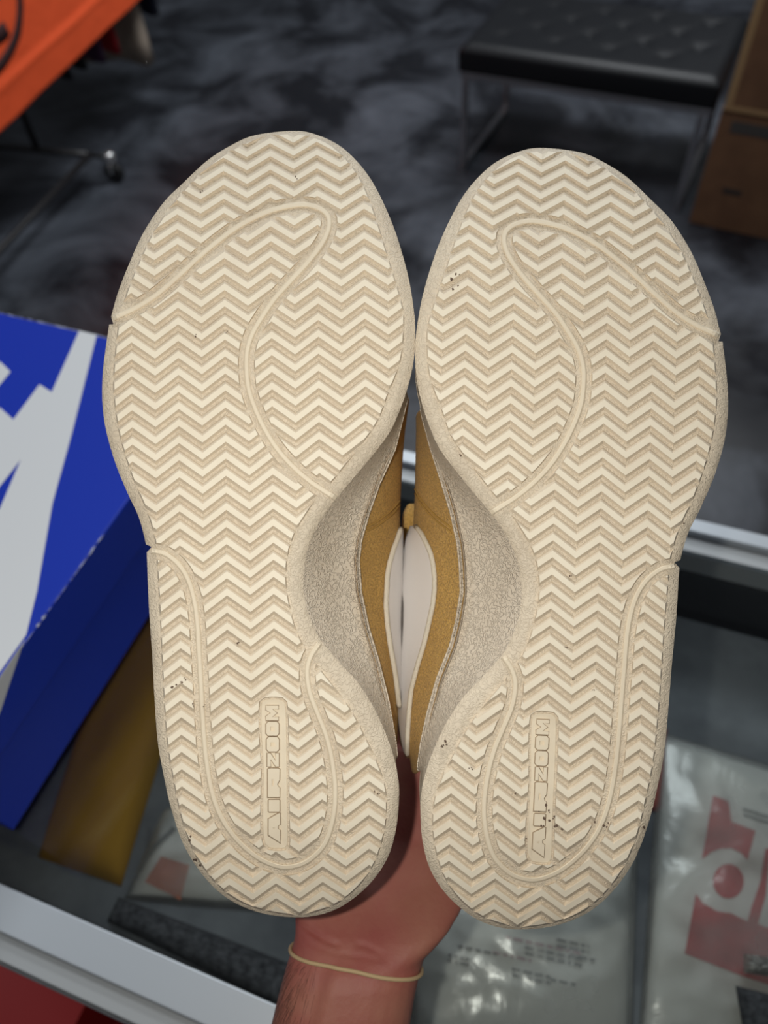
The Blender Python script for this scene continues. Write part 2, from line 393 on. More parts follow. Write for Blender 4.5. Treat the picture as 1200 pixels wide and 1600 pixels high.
q = px_quad([(1163, 1490), (1235, 1500), (1235, 1530), (1163, 1520)], DK + .03)
M_glit = mat('silver_glitter', (.5, .48, .46), .3, .8); co = coords(M_glit); bump(M_glit, noise_n(M_glit, co, 380, 2), 1.0, .004)
v, f = grid_patch(q, 16, 12, DK + .028, .012, .003, 60, 3.2); mesh_obj('glitter_trim', v, f, M_glit, r_, True)

# ------------------------------------------------------------------ blue shoe box on the counter
AB = math.radians(-114.2); be = np.array([math.cos(AB), math.sin(AB)]); bn = np.array([-be[1], be[0]])
bc = np.mean([on_z(236, 966, ZC)[:2] @ bn, on_z(0, 1355, ZC)[:2] @ bn])
ZT = CAM_H - .468
far = np.mean([on_z(0, 490, ZT)[:2] @ be, on_z(165, 525, ZT)[:2] @ be])
BLN, BWD = .40, .30
be3 = np.array([*be, 0]); bn3 = np.array([*bn, 0])
def bp(a, b, z): return be3 * (far + a) + bn3 * (bc + b) + ez * z     # a from far edge toward us, b<=0 to the left
sbox = root('shoe_box', bp(BLN / 2, -BWD / 2, ZC), 'blue shoe box with huge white letters on its lid, on the counter', 'box')
LZ = ZT - .054
def bb(name, a0, a1, b0, b1, z0, z1, m, bev=.0012):
    return box(name, bp((a0 + a1) / 2, (b0 + b1) / 2, (z0 + z1) / 2), be3 * (a1 - a0) / 2, bn3 * (b1 - b0) / 2, ez * (z1 - z0) / 2, m, sbox, bev)
bb('tray', .004, BLN - .004, -BWD + .004, -.0045, ZC + .0005, LZ + .004, M_blue, .001)
lid = bb('lid', 0, BLN, -BWD, 0, LZ, ZT, M_blue, .002)
def lid_print(pts):
    v, f = prism_poly([on_z(u, v_, ZT + .0001) for u, v_ in pts], .0003)
    return mesh_obj('white_letter', v, f, M_bwhite, lid)
lid_print([(124, 517), (151, 524), (113, 675), (82, 787), (58, 924), (41, 992), (0, 1050), (-60, 1130), (-60, 830), (0, 795), (33, 718), (0, 760), (-60, 850), (-120, 740), (0, 637), (21, 656), (62, 601), (81, 613)])
lid_print([(0, 565), (16.5, 581), (0, 601), (-70, 680), (-90, 600)])
# print carried over the lip
pp = [on_plane(u, v_, bn, bc + .0002) for u, v_ in [(39, 999), (33, 1013), (0, 1112), (-40, 1200), (-40, 1130), (0, 1057)]]
v, f = prism_poly(pp, .0003, bn3); mesh_obj('white_letter', v, f, M_bwhite, lid)
# scuffed card along the lid edge
rr = random.Random(5)
def scuff(p0, p1, n, nrm):
    t0 = 0.0
    while t0 < .97:
        t1 = min(1, t0 + rr.uniform(.02, .09)); w_ = .0003 + .0013 * rr.random() ** 2
        a_ = p0 + (p1 - p0) * t0; b_ = p0 + (p1 - p0) * t1; m_ = rr.uniform(.3, .7)
        pts = [a_, a_ * (1 - m_) + b_ * m_ + nrm * w_, b_, a_ * m_ + b_ * (1 - m_) - ez * w_ * .9]
        vs = [p + ez * .0002 - nrm * .0002 for p in pts] + [p - ez * .0012 + nrm * .0008 for p in pts]
        mesh_obj('edge_scuff', vs, [(0, 1, 2, 3), (7, 6, 5, 4), (0, 4, 5, 1), (1, 5, 6, 2), (2, 6, 7, 3), (3, 7, 4, 0)], M_bluewear, lid)
        t0 = t1 + rr.uniform(-.01, .015)
scuff(bp(.20, .0003, ZT), bp(.345, .0003, ZT), 16, -bn3)
scuff(bp(-.0002, -.30, ZT), bp(-.0002, -.02, ZT), 14, be3)

# ------------------------------------------------------------------ red boxes under the rail on our side
zr = .56
pr = on_z(40, 1560, zr)
yr = cp(0, f_out - .012, 0)[:2] @ n2
p_c = on_z(112, 1600, zr)
xr = p_c[:2] @ ex[:2]
for k in range(4):
    z0 = .14 * k
    r_ = root('red_shoe_box', cp(xr - .18 + .004 * (k % 2), yr - .14, z0), ['red shoe box standing on the floor, lowest of the stack against the counter', 'red shoe box lying second from the floor in the stack', 'red shoe box lying third from the floor in the stack', 'red shoe box on top of the stack against the counter'][k], 'box')
    dx = .004 * (k % 2)
    cbox('tray', xr - .356 + dx, xr - .004 + dx, yr - .276, yr - .004, z0 + .0005, z0 + .10, M_red, r_)
    cbox('lid', xr - .36 + dx, xr + dx, yr - .28, yr, z0 + .09, z0 + .1395, M_red, r_)

# ------------------------------------------------------------------ bench
SZ = .45; SB = .36
fL = on_z(718, 68, SZ); fR = on_z(1129, 126.5, SZ)
bx = (fR - fL); BWID = np.linalg.norm(bx); bx /= BWID; by = np.array([-bx[1], bx[0], 0]); BDEP = .52
bench = root('bench', (fL + fR) / 2 * np.array([1, 1, 0]) + by * BDEP / 2, 'black tufted leather bench on a steel frame', 'bench')
def bq(a, b, z): return np.array([*fL[:2], 0]) + bx * a + by * b + ez * z
btn = [((i + .6 + (.5 if j % 2 else 0)) * BWID / 4.7, .12 + j * .10) for j in range(4) for i in range(4)]
nx, ny = 72, 44; top = []
for j in range(ny + 1):
    for i in range(nx + 1):
        x = i / nx * BWID; y = j / ny * BDEP
        e = min(x, BWID - x, y, BDEP - y)
        h = SZ - .018 * max(0, 1 - e / .035) ** 2
        for (px, py) in btn:
            h -= .010 * math.exp(-((x - px) ** 2 + (y - py) ** 2) / .0009)
        # pleats joining the buttons of each row and diagonals
        for (px, py) in btn:
            dx, dy = x - px, y - py
            if 0 <= dy <= .10 and abs(abs(dx) - dy * (BWID / 9.4) / .10) < .05 and e > .05:
                h -= .004 * math.exp(-((abs(dx) - dy * (BWID / 9.4) / .10) / .009) ** 2)
        top.append(bq(x, y, h))
W = nx + 1; fs = []
for j in range(ny):
    for i in range(nx):
        a = j * W + i; fs.append((a, a + 1, a + W + 1, a + W))
rim = [i for i in range(W)] + [j * W + nx for j in range(1, ny + 1)] + [ny * W + i for i in range(nx - 1, -1, -1)] + [j * W for j in range(ny - 1, 0, -1)]
vs = list(top)
l0 = rim
for zz, sh in ((SZ - .028, -.003), (SB + .012, -.002), (SB, .006)):
    cen = bq(BWID / 2, BDEP / 2, 0); l1 = []
    for idx in rim:
        p = np.array(top[idx]); dirv = cen - p; dirv[2] = 0; dirv /= np.linalg.norm(dirv)
        q_ = p + dirv * sh; q_[2] = zz; l1.append(len(vs)); vs.append(q_)
    for a, b, c2, d2 in zip(l0, l0[1:] + l0[:1], l1[1:] + l1[:1], l1): fs.append((a, b, c2, d2))
    l0 = l1
fs.append(tuple(l0))
cush = mesh_obj('cushion', vs, fs, M_leather, bench, True)
for (px, py) in btn:
    o = mesh_obj('button', *(lambda c_: ([c_ + np.array([math.cos(t) * .011 * s_, math.sin(t) * .011 * s_, h_]) for s_, h_ in ((1, 0), (.8, .002), (.35, .003)) for t in [2 * math.pi * q_ / 10 for q_ in range(10)]],
        [(r0 * 10 + q_, r0 * 10 + (q_ + 1) % 10, r0 * 10 + 10 + (q_ + 1) % 10, r0 * 10 + 10 + q_) for r0 in range(2) for q_ in range(10)] + [tuple(range(20, 30))]))(bq(px, py, SZ - .0125)), M_leather, cush, True)
def bbar(name, a0, a1, b0, b1, z0, z1):
    return box(name, bq((a0 + a1) / 2, (b0 + b1) / 2, (z0 + z1) / 2), bx * (a1 - a0) / 2, by * (b1 - b0) / 2, ez * (z1 - z0) / 2, M_chrome, bench, .002)
t_ = .022
for b0 in (.004, BDEP - .004 - t_): bbar('frame_bar', .005, BWID - .005, b0, b0 + t_, SB - .022, SB - .0005)
for a0 in (.012, BWID - .022 - t_):
    bbar('frame_bar', a0, a0 + t_, .004 + t_, BDEP - .004 - t_, SB - .022, SB - .0005)
    bbar('stretcher', a0, a0 + t_, .004 + t_, BDEP - .004 - t_, .003, .025)
    for b0 in (.004, BDEP - .004 - t_): bbar('leg', a0, a0 + t_, b0, b0 + t_, 0, SB - .022)

# ------------------------------------------------------------------ cartons
c0 = on_z(1076, 348, 0); c1 = on_z(1200, 375, 0)
kx = c1 - c0; kx /= np.linalg.norm(kx); ky = np.array([-kx[1], kx[0], 0])
# keep the stack clear of the bench
def carton(name, label, off, w_, d_, z0, z1, extra):
    o_ = np.array([*c0[:2], 0]) + kx * off[0] + ky * off[1]
    r = root(name, o_ + kx * w_ / 2 + ky * d_ / 2 + ez * z0, label, 'box')
    def P(a, b, z): return o_ + kx * a + ky * b + ez * z
    box('body', P(w_ / 2, d_ / 2, (z0 + z1) / 2), kx * w_ / 2, ky * d_ / 2, ez * (z1 - z0) / 2 * .999, M_card, r, .003)
    for (nm, a0, a1, za, zb, m) in extra:
        box(nm, P((a0 + a1) / 2, -.0008, (za + zb) / 2), kx * (a1 - a0) / 2, ky * .0007, ez * (zb - za) / 2, m, r, 0)
    for b0, b1 in ((0, d_ / 2 - .002), (d_ / 2 + .002, d_)):
        box('flap', P(w_ / 2, (b0 + b1) / 2, z1 + .002), kx * w_ / 2, ky * (b1 - b0) / 2, ez * .002, M_card, r, .001)
    return r
carton('cardboard_carton', 'brown carton standing on the floor beside the bench', (0, 0), .52, .42, 0, .385,
       [('tape', .04, .5, .325, .36, M_tape), ('printed_mark', .075, .135, .13, .148, M_cardprint)])
carton('cardboard_carton', 'brown carton with pale edges stacked on the lower carton', (.004, -.004), .50, .42, .3895, .82,
       [('edge_strip', 0, .022, 0.3905, .82, M_cardedge), ('edge_strip', .022, .5, .3905, .405, M_cardedge)])

# ------------------------------------------------------------------ clothes rack
RZ = .10
cor = on_z(140, 242, RZ); bl = on_z(0, 228, RZ); dg = on_z(0, 385, RZ)
rs = bl - cor; rs[2] = 0; rs /= np.linalg.norm(rs)
rl = np.array([rs[1], -rs[0], 0]);
if rl[1] > 0: rl = -rl
rack = root('clothes_rack', cor * np.array([1, 1, 0]) + rs * .22 + rl * .6, 'black wheeled clothes rack with hanging garments', 'rack')
WD, LN, RH = .46, 1.3, 1.62
cn = [cor, cor + rs * WD, cor + rs * WD + rl * LN, cor + rl * LN]
def rt(name, a, b, r=.0125, m=M_rack): return tube(name, [a + (b - a) * t for t in np.linspace(0, 1, 4)], r, m, rack)
rt('base_bar', cn[0], cn[1]); rt('base_bar', cn[3], cn[2]); rt('base_bar', cn[0], cn[3]); rt('base_bar', cn[1], cn[2])
pb = cor + rs * WD / 2; pf = pb + rl * LN
rt('post', pb, pb + ez * (RH - RZ)); rt('post', pf, pf + ez * (RH - RZ))
railA = pb - rl * 1.35 + ez * (RH - RZ); railB = pf + rl * .1 + ez * (RH - RZ)
rt('rail', railA, railB, .014)
for c_ in cn:
    out = -(rs * (1 if np.linalg.norm(c_ - cn[0]) < .01 or np.linalg.norm(c_ - cn[3]) < .01 else -1))
    ct = np.array([*c_[:2], 0]) + out * .085
    whl = []
    ax = rl
    for s_ in (-.013, .013): whl.append(ct + ax * s_ + ez * .037)
    o = tube('wheel', [whl[0], whl[0] + (whl[1] - whl[0]) * .1, whl[0] + (whl[1] - whl[0]) * .9, whl[1]], [.028, .037, .037, .028], M_rub, rack, 20)
    fork = tube('fork', [ct + ez * .04 + ax * .02, ct + ez * .07 + ax * .018, ct + ez * .084, ct + ez * .07 - ax * .018, ct + ez * .04 - ax * .02], .006, M_ball, rack, 8)
    rings = []
    for th in np.linspace(0, math.pi, 9):
        rings.append([ct + ez * (.098 - .024 * math.cos(th)) + .024 * math.sin(th) * (rs * math.cos(q_) + rl * math.sin(q_)) for q_ in np.linspace(0, 2 * math.pi, 14, endpoint=False)])
    v, f = loft_vf(rings); mesh_obj('ball_cap', v, f, M_ball, rack, True)
    rt('caster_arm', c_, c_ + out * .07, .010)

# garments hanging from the rail
rn = np.array([-rl[1], rl[0], 0]);
if rn[0] < 0: rn = -rn               # towards the right of the picture
RC = pb[:2] @ rn[:2]
def garment(name, label, mat_, pxbot, off, halfw, thick, wav, group=None):
    """folded cloth hanging across the rail; pxbot is the pixel of its lowest corner"""
    p = on_plane(pxbot[0], pxbot[1], rn[:2], RC + off)
    along = (np.array([*p[:2], 0]) - pb) @ rl; zb = max(p[2], .05)
    base = pb * np.array([1, 1, 0]) + rl * along
    r = root(name, base + ez * zb, label, 'garment')
    rings = []; M_ = 18
    for z in np.linspace(zb, RH - .09, 16):
        k = (z - zb) / (RH - .09 - zb); w_ = off * (1 - .15 * k) if k < .85 else off * (.87 - (k - .85) * 4.5)
        ring = []
        for side in (1, -1):
            for i in range(M_):
                s = -1 + 2 * i / (M_ - 1); s *= side
                tt = thick * (.45 + .55 * (1 - abs(s) ** 4)) * side + wav * math.sin(s * 7 + z * 2.2)
                ring.append(base + rn * s * w_ + rl * tt + ez * (z + .015 * math.sin(s * 5) * (1 - k)))
        rings.append(ring)
    v, f = loft_vf(rings); n_ = 2 * M_
    f.append(tuple(range(n_))); f.append(tuple(range((len(rings) - 1) * n_, len(rings) * n_)))
    mesh_obj('cloth', v, f, mat_, r, True)
    hk = [base + ez * (RH - .10), base + ez * (RH - .03)] + [base + rn * (.017 * math.sin(t)) + ez * (RH + .0 + .018 * (-math.cos(t)) + .0015) for t in np.linspace(.2, math.pi * 1.45, 8)]
    tube('hanger_hook', hk, .002, M_ball, r, 6)
    return r
garment('hanging_shirt', 'red garment hanging on the rack behind the orange cloth', M_gred, (188, 76), .22, .22, .016, .008)
garment('hanging_shirt', 'purple garment hanging next to the red one on the rack', M_gpur, (165, 90), .22, .22, .018, .008)
garment('hanging_shirt', 'dark plum garment hanging between the purple one and the post', M_gdark, (136, 100), .22, .22, .02, .008)
garment('hanging_shirt', 'black garment hanging beside the rack post', M_gdark, (113, 116), .20, .2, .014, .008)
bj = garment('hanging_jacket', 'beige jacket sleeve hanging low at the rail end', M_gbei, (238, 92), .21, .21, .055, .01)
nj = garment('hanging_jacket', 'navy garment hanging behind the beige sleeve', M_gnavy, (247, 16), .20, .2, .035, .01)

# orange printed cloth hanging along the near side of the rail
OC = RC + .27
hemA = on_plane(215, 0, rn[:2], OC); hemB = on_plane(0, 205, rn[:2], OC)
hz = (hemA[2] + hemB[2]) / 2
def oc(al, z, o_=0): return np.array([*(rn[:2] * OC), 0]) + rl * al + ez * z + rn * o_
aA = hemA @ rl; aB = hemB @ rl
banner = root('orange_banner', oc((aA + aB) / 2, hz), 'orange printed cloth draped over the clothes rack rail', 'banner')
front = []; nA, nZ = 40, 150; fs = []
zfold = on_plane(0, 135, rn[:2], OC)[2] - hemB[2]
a0_, a1_ = min(aA, aB) - .32, max(aA, aB) + .55
rail_al = OC - RC
for j in range(nZ + 1):
    for i in range(nA + 1):
        al = a0_ + (a1_ - a0_) * i / nA; t = j / nZ
        z = hz + (RH + .032 - hz) * min(1, t / .9)
        lean = 0 if t <= .84 else -(rail_al) * ((t - .84) / .16)
        slope = (hemA[2] - hemB[2]) / (aA - aB) * (al - (aA + aB) / 2) * (1 - t)
        front.append(oc(al, z + slope, lean + (.007 / (1 + math.exp((z - hz - zfold) / .004)) + .006 * math.exp(-((z - hz - zfold) / .010) ** 2)) + .010 * mnoise.noise(Vector((al * 4, z * 3, 1.7)))))
for j in range(nZ):
    for i in range(nA): a = j * (nA + 1) + i; fs.append((a, a + 1, a + nA + 2, a + nA + 1))
cl = mesh_obj('cloth', front, fs, M_orange, banner, True)
sm = cl.modifiers.new('thick', 'SOLIDIFY'); sm.thickness = .004
BV = BVHTree.FromPolygons([Vector(p) for p in front], fs)
def stroke_on(bvh, pts, width, name, m, parent, lift=.004):
    P = []
    for u, v_ in pts:
        d_ = Vector(ray(u, v_)).normalized(); h = bvh.ray_cast(Vector(C), d_)
        if h[0] is not None: P.append(np.array(h[0]) - np.array(d_) * lift)
    if len(P) < 2: return
    vs = []; fs = []
    for i, p in enumerate(P):
        t = P[min(i + 1, len(P) - 1)] - P[max(i - 1, 0)]; t /= np.linalg.norm(t)
        s = np.cross(t, rn); s /= np.linalg.norm(s); vs += [p + s * width / 2, p - s * width / 2, p + s * width / 2 - rn * .003, p - s * width / 2 - rn * .003]
    for i in range(len(P) - 1):
        a = 4 * i; fs += [(a, a + 1, a + 5, a + 4), (a + 2, a + 6, a + 7, a + 3), (a, a + 4, a + 6, a + 2), (a + 1, a + 3, a + 7, a + 5)]
    return mesh_obj(name, vs, fs, m, parent, True)
stroke_on(BV, [(28, -30), (31, -10), (32, 10), (31, 30), (28, 50), (22, 68), (14, 84), (4, 99), (-8, 112), (-22, 124)], .030, 'printed_line', M_mark, banner)
stroke_on(BV, [(11, 44), (5, 51), (-4, 57), (-14, 62)], .042, 'printed_line', M_mark, banner)

# ------------------------------------------------------------------ the pair of sneakers
D0 = 0.300
OUT = [(458, 204.5), (493, 210), (531, 228), (563, 258), (587, 293), (610, 342), (626, 388), (640, 442), (648, 498), (648.5, 539), (644.5, 575), (635, 612), (621, 650), (606, 680),
       (575, 720), (528, 776), (502, 810), (487, 841), (479, 866), (474, 900), (476, 937), (485, 967), (501, 1000), (530, 1034), (561, 1069), (585, 1107), (603, 1147), (615, 1182),
       (621.5, 1212), (623.6, 1240), (619.5, 1291), (606, 1339), (578.5, 1380), (537.5, 1414), (496.5, 1430), (452, 1433), (401, 1424.6), (356, 1404), (319, 1370), (288, 1322),
       (267.6, 1264), (254, 1202.5), (245, 1144), (237.5, 1020), (232.5, 945), (229.5, 868), (229, 855), (217.5, 810), (200, 772), (182.5, 730), (170, 690), (162.5, 655), (159.5, 620),
       (160.5, 582), (165, 545), (171, 505), (175, 490), (185, 455), (204, 407), (225, 362), (255, 317), (285, 287), (325, 250), (365, 225), (400, 211)]
FIELD = [(455, 212), (490, 218), (520, 233), (548, 262), (570, 298), (588, 342), (602, 388), (615, 430), (627, 470), (631.5, 500), (628, 552), (619, 585), (608, 611), (593, 652), (575, 681), (533, 735), (518, 753),
         (495, 778), (479, 802), (464, 826), (452, 857), (447, 895), (450, 932), (460, 975), (474, 1008), (500, 1045), (545, 1104), (573, 1156), (593, 1200), (603, 1235), (603, 1285), (590, 1335), (565, 1374), (530, 1405), (490, 1421),
         (452, 1425), (405, 1416), (364, 1398), (329, 1366), (302, 1328), (284, 1280), (272, 1225), (262, 1165), (256, 1090), (250, 960), (245, 872), (243, 847), (232, 805), (215, 765), (204, 737), (187, 680), (178, 620), (178, 575), (184, 515),
         (188, 492), (199, 455), (217, 410), (240, 362), (268, 322), (296, 292), (332, 259), (370, 234), (408, 218)]
LOOP1 = [(177, 497), (212, 481), (245, 460), (280, 430), (310, 402), (340, 377), (375, 352), (415, 332), (450, 322), (477, 319.5), (498, 325), (511, 335), (514.5, 349), (510, 367), (498, 388), (477, 414), (451, 442),
         (428, 468), (409, 496), (396, 518), (388, 540), (385, 565), (388, 605), (400, 642), (416, 675), (435, 704), (461, 732.5), (489.5, 756), (525, 779)]
LOOP2 = [(237, 860), (257, 865), (277, 880), (292, 902), (302, 932), (308, 970), (311, 1020), (314, 1070), (317, 1127), (322, 1185), (331, 1237), (346, 1278), (370, 1312), (401, 1339), (431.5, 1353), (456, 1354.5), (483, 1344),
         (507, 1319), (520, 1281), (524, 1237), (519, 1189), (510, 1151), (497, 1117), (484, 1082), (480, 1050), (485, 1027), (499, 1005)]
T_M = [(560, 644), (590, 643), (612, 640), (653, 630), (702, 618), (758, 593), (803, 577), (844, 565.5), (876, 561.5), (925, 565), (982, 577), (1035, 593), (1096, 608), (1161, 619), (1189, 622), (1230, 622.5)]
G_L = [(560, 647), (600, 643), (673, 633), (706, 630), (742, 628), (791, 625.5), (844, 625), (900, 626), (966, 625), (1047, 624), (1108, 622.5), (1148, 621), (1230, 617)]
G_R = [(560, 649), (600, 649), (673, 650), (770, 648), (821, 646), (845, 637), (900, 631), (917, 629), (966, 627), (1047, 626), (1108, 624), (1148, 626), (1181, 640), (1230, 646)]
PAIRS = [((172, 500), (1125, 530)), ((232, 857), (1057, 886)), ((458, 204.5), (850, 233)), ((460, 1433), (830, 1453)), ((526, 779), (762, 796)), ((500, 1005), (780, 1020)), ((514, 349), (787, 374)), ((159.5, 620), (1138, 640)), ((649, 520), (654, 545)), ((645, 575), (656, 600)), ((254, 1202), (1030, 1226)), ((623, 1240), (645, 1262))]
A_ = np.array([[a[0], a[1], 1] for a, b in PAIRS]); B_ = np.array([b for a, b in PAIRS])
AFF = np.linalg.lstsq(A_, B_, rcond=None)[0]      # left pixel frame -> right pixel frame
AFI = np.linalg.inv(AFF[:2])

def catmull(pts, n, closed):
    P = np.array(pts, float); m = len(P); out = []
    segs = m if closed else m - 1
    for i in range(segs):
        p0 = P[i - 1] if (closed or i > 0) else 2 * P[0] - P[1]
        p1 = P[i]; p2 = P[(i + 1) % m]; p3 = P[(i + 2) % m] if (closed or i + 2 < m) else 2 * P[-1] - P[-2]
        for t in np.linspace(0, 1, 12, endpoint=False):
            out.append(.5 * ((2 * p1) + (-p0 + p2) * t + (2 * p0 - 5 * p1 + 4 * p2 - p3) * t * t + (-p0 + 3 * p1 - 3 * p2 + p3) * t ** 3))
    if not closed: out.append(P[-1])
    out = np.array(out)
    if closed: out = np.vstack([out, out[:1]])
    s = np.r_[0, np.cumsum(np.linalg.norm(np.diff(out, axis=0), axis=1))]
    q = np.linspace(0, s[-1], n, endpoint=not closed)
    return np.c_[np.interp(q, s, out[:, 0]), np.interp(q, s, out[:, 1])]
NL = 480
OUTL = catmull(OUT, NL, True)
for nt_ in ((236, 859), (177, 499)):            # the two small nicks in the lateral edge
    dd = np.linalg.norm(OUTL - np.array(nt_), axis=1); k = int(np.argmin(dd)); OUTL[k] += (np.array((430, 800)) - OUTL[k]) / np.linalg.norm(np.array((430, 800)) - OUTL[k]) * 8
FLD = catmull(FIELD, 260, True)
_d = FLD - np.array([415, 800.0]); _d /= np.linalg.norm(_d, axis=1)[:, None]
FLD = FLD + _d * (4.0 * np.clip((340 - FLD[:, 1]) / 60, 0, 1) + 4.0 * np.clip((FLD[:, 1] - 1320) / 50, 0, 1))[:, None]
def dist_poly(p, poly):
    p = np.atleast_2d(p); a = poly; b = np.roll(poly, -1, axis=0); ab = b - a
    t = np.clip(((p[:, None] - a) * ab).sum(-1) / (ab * ab).sum(-1), 0, 1)
    return np.sqrt((((p[:, None] - (a + ab * t[..., None])) ** 2).sum(-1)).min(1))
def zs(v): # toe spring and heel bevel, metres
    v = np.asarray(v, float); k = .00025
    return k * (.52 / (2 * 290)) * np.clip(520 - v, 0, None) ** 2 + k * (.40 / (2 * 190)) * np.clip(v - 1240, 0, None) ** 2 + (700 - v) * .8e-5
def edge_roll(P):
    e = dist_poly(P, OUTL); return .0024 * np.clip(1 - e / 11, 0, None) ** 2

def flat_obj(name, vs, fs):
    me = bpy.data.meshes.new(name); me.from_pydata([tuple(map(float, p)) for p in vs], [], fs)
    bm = bmesh.new(); bm.from_mesh(me); bmesh.ops.recalc_face_normals(bm, faces=bm.faces); bm.to_mesh(me); bm.free()
    o = bpy.data.objects.new(name, me); COL.objects.link(o); return o
RIDGE_H = 1.65
def row_list():
    def pitch(v):
        return float(np.interp(v, [205, 240, 330, 430, 560, 900, 1130, 1300, 1370, 1430], [20, 20.5, 22.5, 25, 26.6, 26.7, 27.1, 26.6, 24.5, 21.5]))
    ys = [838.75]
    while ys[-1] < 1470: ys.append(ys[-1] + pitch(ys[-1] + 13))
    up = [838.75]
    while up[-1] > 165: up.append(up[-1] - pitch(up[-1] - 10))
    return [(y, pitch(y)) for y in sorted(set(ys + up))]
def rows_mesh():
    vs = []; fs = []
    for (y, p) in row_list():
        k0 = len(vs); n = 0; sc = p / 26.7
        for j2 in range(-12, 19):
            j = j2 / 2.0
            uu = 354 + 36.5 * j
            tri = abs(((j / 2.0) % 1.0) * 2 - (0 if ((j / 2.0) % 1.0) <= .5 else 2)) if True else 0
            vv = y + 6 * sc + 27 * sc * tri - .03 * (uu - 354)
            uu += .008 * (vv - 838)
            for dv, h in ((-11.6 * sc, -.25), (-5.4 * sc, RIDGE_H), (5.4 * sc, RIDGE_H), (11.6 * sc, -.25)): vs.append((uu, vv + dv, h))
            n += 1
        for i in range(n - 1):
            a = k0 + 4 * i
            for q in range(4): fs.append((a + q, a + (q + 1) % 4, a + 4 + (q + 1) % 4, a + 4 + q))
        fs.append((k0, k0 + 1, k0 + 2, k0 + 3)); e = k0 + 4 * (n - 1); fs.append((e, e + 1, e + 2, e + 3))
    return vs, fs
def normals2(P, closed):
    t = (np.roll(P, -1, 0) - np.roll(P, 1, 0)) if closed else np.gradient(P, axis=0)
    t /= np.linalg.norm(t, axis=1)[:, None]; return np.c_[-t[:, 1], t[:, 0]]
def taper_prism(P, levels, center):
    """closed 2-D loop swept through (height, outward offset) levels"""
    n2_ = normals2(P, True)
    if ((P - center) * n2_).sum() < 0: n2_ = -n2_
    rings = [np.c_[P + n2_ * off, np.full(len(P), h)] for h, off in levels]
    v, f = loft_vf([list(r) for r in rings]); m = len(P)
    f.append(tuple(range(m))); f.append(tuple(range((len(rings) - 1) * m, len(rings) * m))); return v, f
def sweep_profile(P, prof):
    """open 2-D path swept with a (offset, height) profile"""
    n2_ = normals2(P, False); m = len(prof); vs = []; fs = []
    for p, n_ in zip(P, n2_):
        for off, h in prof: vs.append((*(p + n_ * off), h))
    for i in range(len(P) - 1):
        for q in range(m): a = i * m; fs.append((a + q, a + (q + 1) % m, a + m + (q + 1) % m, a + m + q))
    fs.append(tuple(range(m))); fs.append(tuple(range((len(P) - 1) * m, len(P) * m))); return vs, fs
def extend(P, l0, l1):
    a = P[0] + (P[0] - P[1]) / np.linalg.norm(P[0] - P[1]) * l0; b = P[-1] + (P[-1] - P[-2]) / np.linalg.norm(P[-1] - P[-2]) * l1
    return np.vstack([a, P, b])
def apply_bool(o, cutter, op):
    m = o.modifiers.new('b', 'BOOLEAN'); m.operation = op; m.object = cutter; m.solver = 'EXACT'
    dg_ = bpy.context.evaluated_depsgraph_get(); me = bpy.data.meshes.new_from_object(o.evaluated_get(dg_))
    o.modifiers.clear(); o.data = me
def kill(*os):
    for o in os: bpy.data.objects.remove(o, do_unlink=True)
def islands(me):
    n = len(me.vertices); par = list(range(n))
    def find(a):
        while par[a] != a: par[a] = par[par[a]]; a = par[a]
        return a
    for e in me.edges:
        a, b = find(e.vertices[0]), find(e.vertices[1])
        if a != b: par[a] = b
    groups = {}
    for p in me.polygons: groups.setdefault(find(p.vertices[0]), []).append(tuple(p.vertices))
    V = np.array([v.co[:] for v in me.vertices])
    for fl_ in groups.values():
        ids = sorted({i for f in fl_ for i in f}); mp = {i: k for k, i in enumerate(ids)}
        yield V[ids], [tuple(mp[i] for i in f) for f in fl_]

# lettering drawn in a 6.4x crop whose corner is (390, 1080); a runs up the word, b across the letters
def letter(y0, y1, x0, x1, pts): return [(390 + (x1 - b * (x1 - x0)) / 6.4, 1080 + (y1 - a * (y1 - y0)) / 6.4) for a, b in pts]
rect = [(0.04, 0), (.96, 0), (1, .06), (1, .94), (.96, 1), (.04, 1), (0, .94), (0, .06)]
rectO = [(0.16, 0), (.84, 0), (1, .16), (1, .84), (.84, 1), (.16, 1), (0, .84), (0, .16)]
LETTERS = [
    (letter(1215, 1522, 186, 308, [(0, 0), (.26, 1), (.80, 1), (1, .12), (1, 0), (.62, 0), (.58, .2), (.47, .2), (.42, 0)]), [letter(1215, 1522, 186, 308, [(.46, .48), (.53, .48), (.495, .64)])]),
    (letter(1085, 1208, 188, 302, rect), []),
    (letter(768, 1066, 180, 302, [(0, 0), (.34, 0), (.37, .14), (.46, .2), (.60, .02), (.97, 0), (1, .12), (1, .9), (.97, 1), (0, 1)]), [letter(768, 1066, 180, 302, [(.40, .50), (.62, .50), (.62, .66), (.40, .66)])]),
    (letter(618, 756, 175, 295, [(0, 0), (1, 0), (1, .28), (.42, .28), (1, .74), (1, 1), (0, 1), (0, .72), (.55, .72), (0, .26)]), []),
    (letter(456, 607, 168, 296, rectO), [letter(456, 607, 168, 296, [(.35, .32), (.65, .32), (.65, .68), (.35, .68)])]),
    (letter(303, 448, 164, 294, rectO), [letter(303, 448, 164, 294, [(.35, .32), (.65, .32), (.65, .68), (.35, .68)])]),
    (letter(142, 294, 162, 291, [(0, 0), (0, 1), (.28, 1), (.5, .62), (.72, 1), (1, 1), (1, 0), (.78, 0), (.78, .5), (.5, .12), (.22, .5), (.22, 0)]), []),
]
PLAQUE = [(414, 1093), (440, 1093), (446, 1100), (448, 1150), (449, 1260), (450, 1318), (444, 1326), (436, 1326), (412, 1312), (411, 1200), (408, 1150), (408, 1100)]

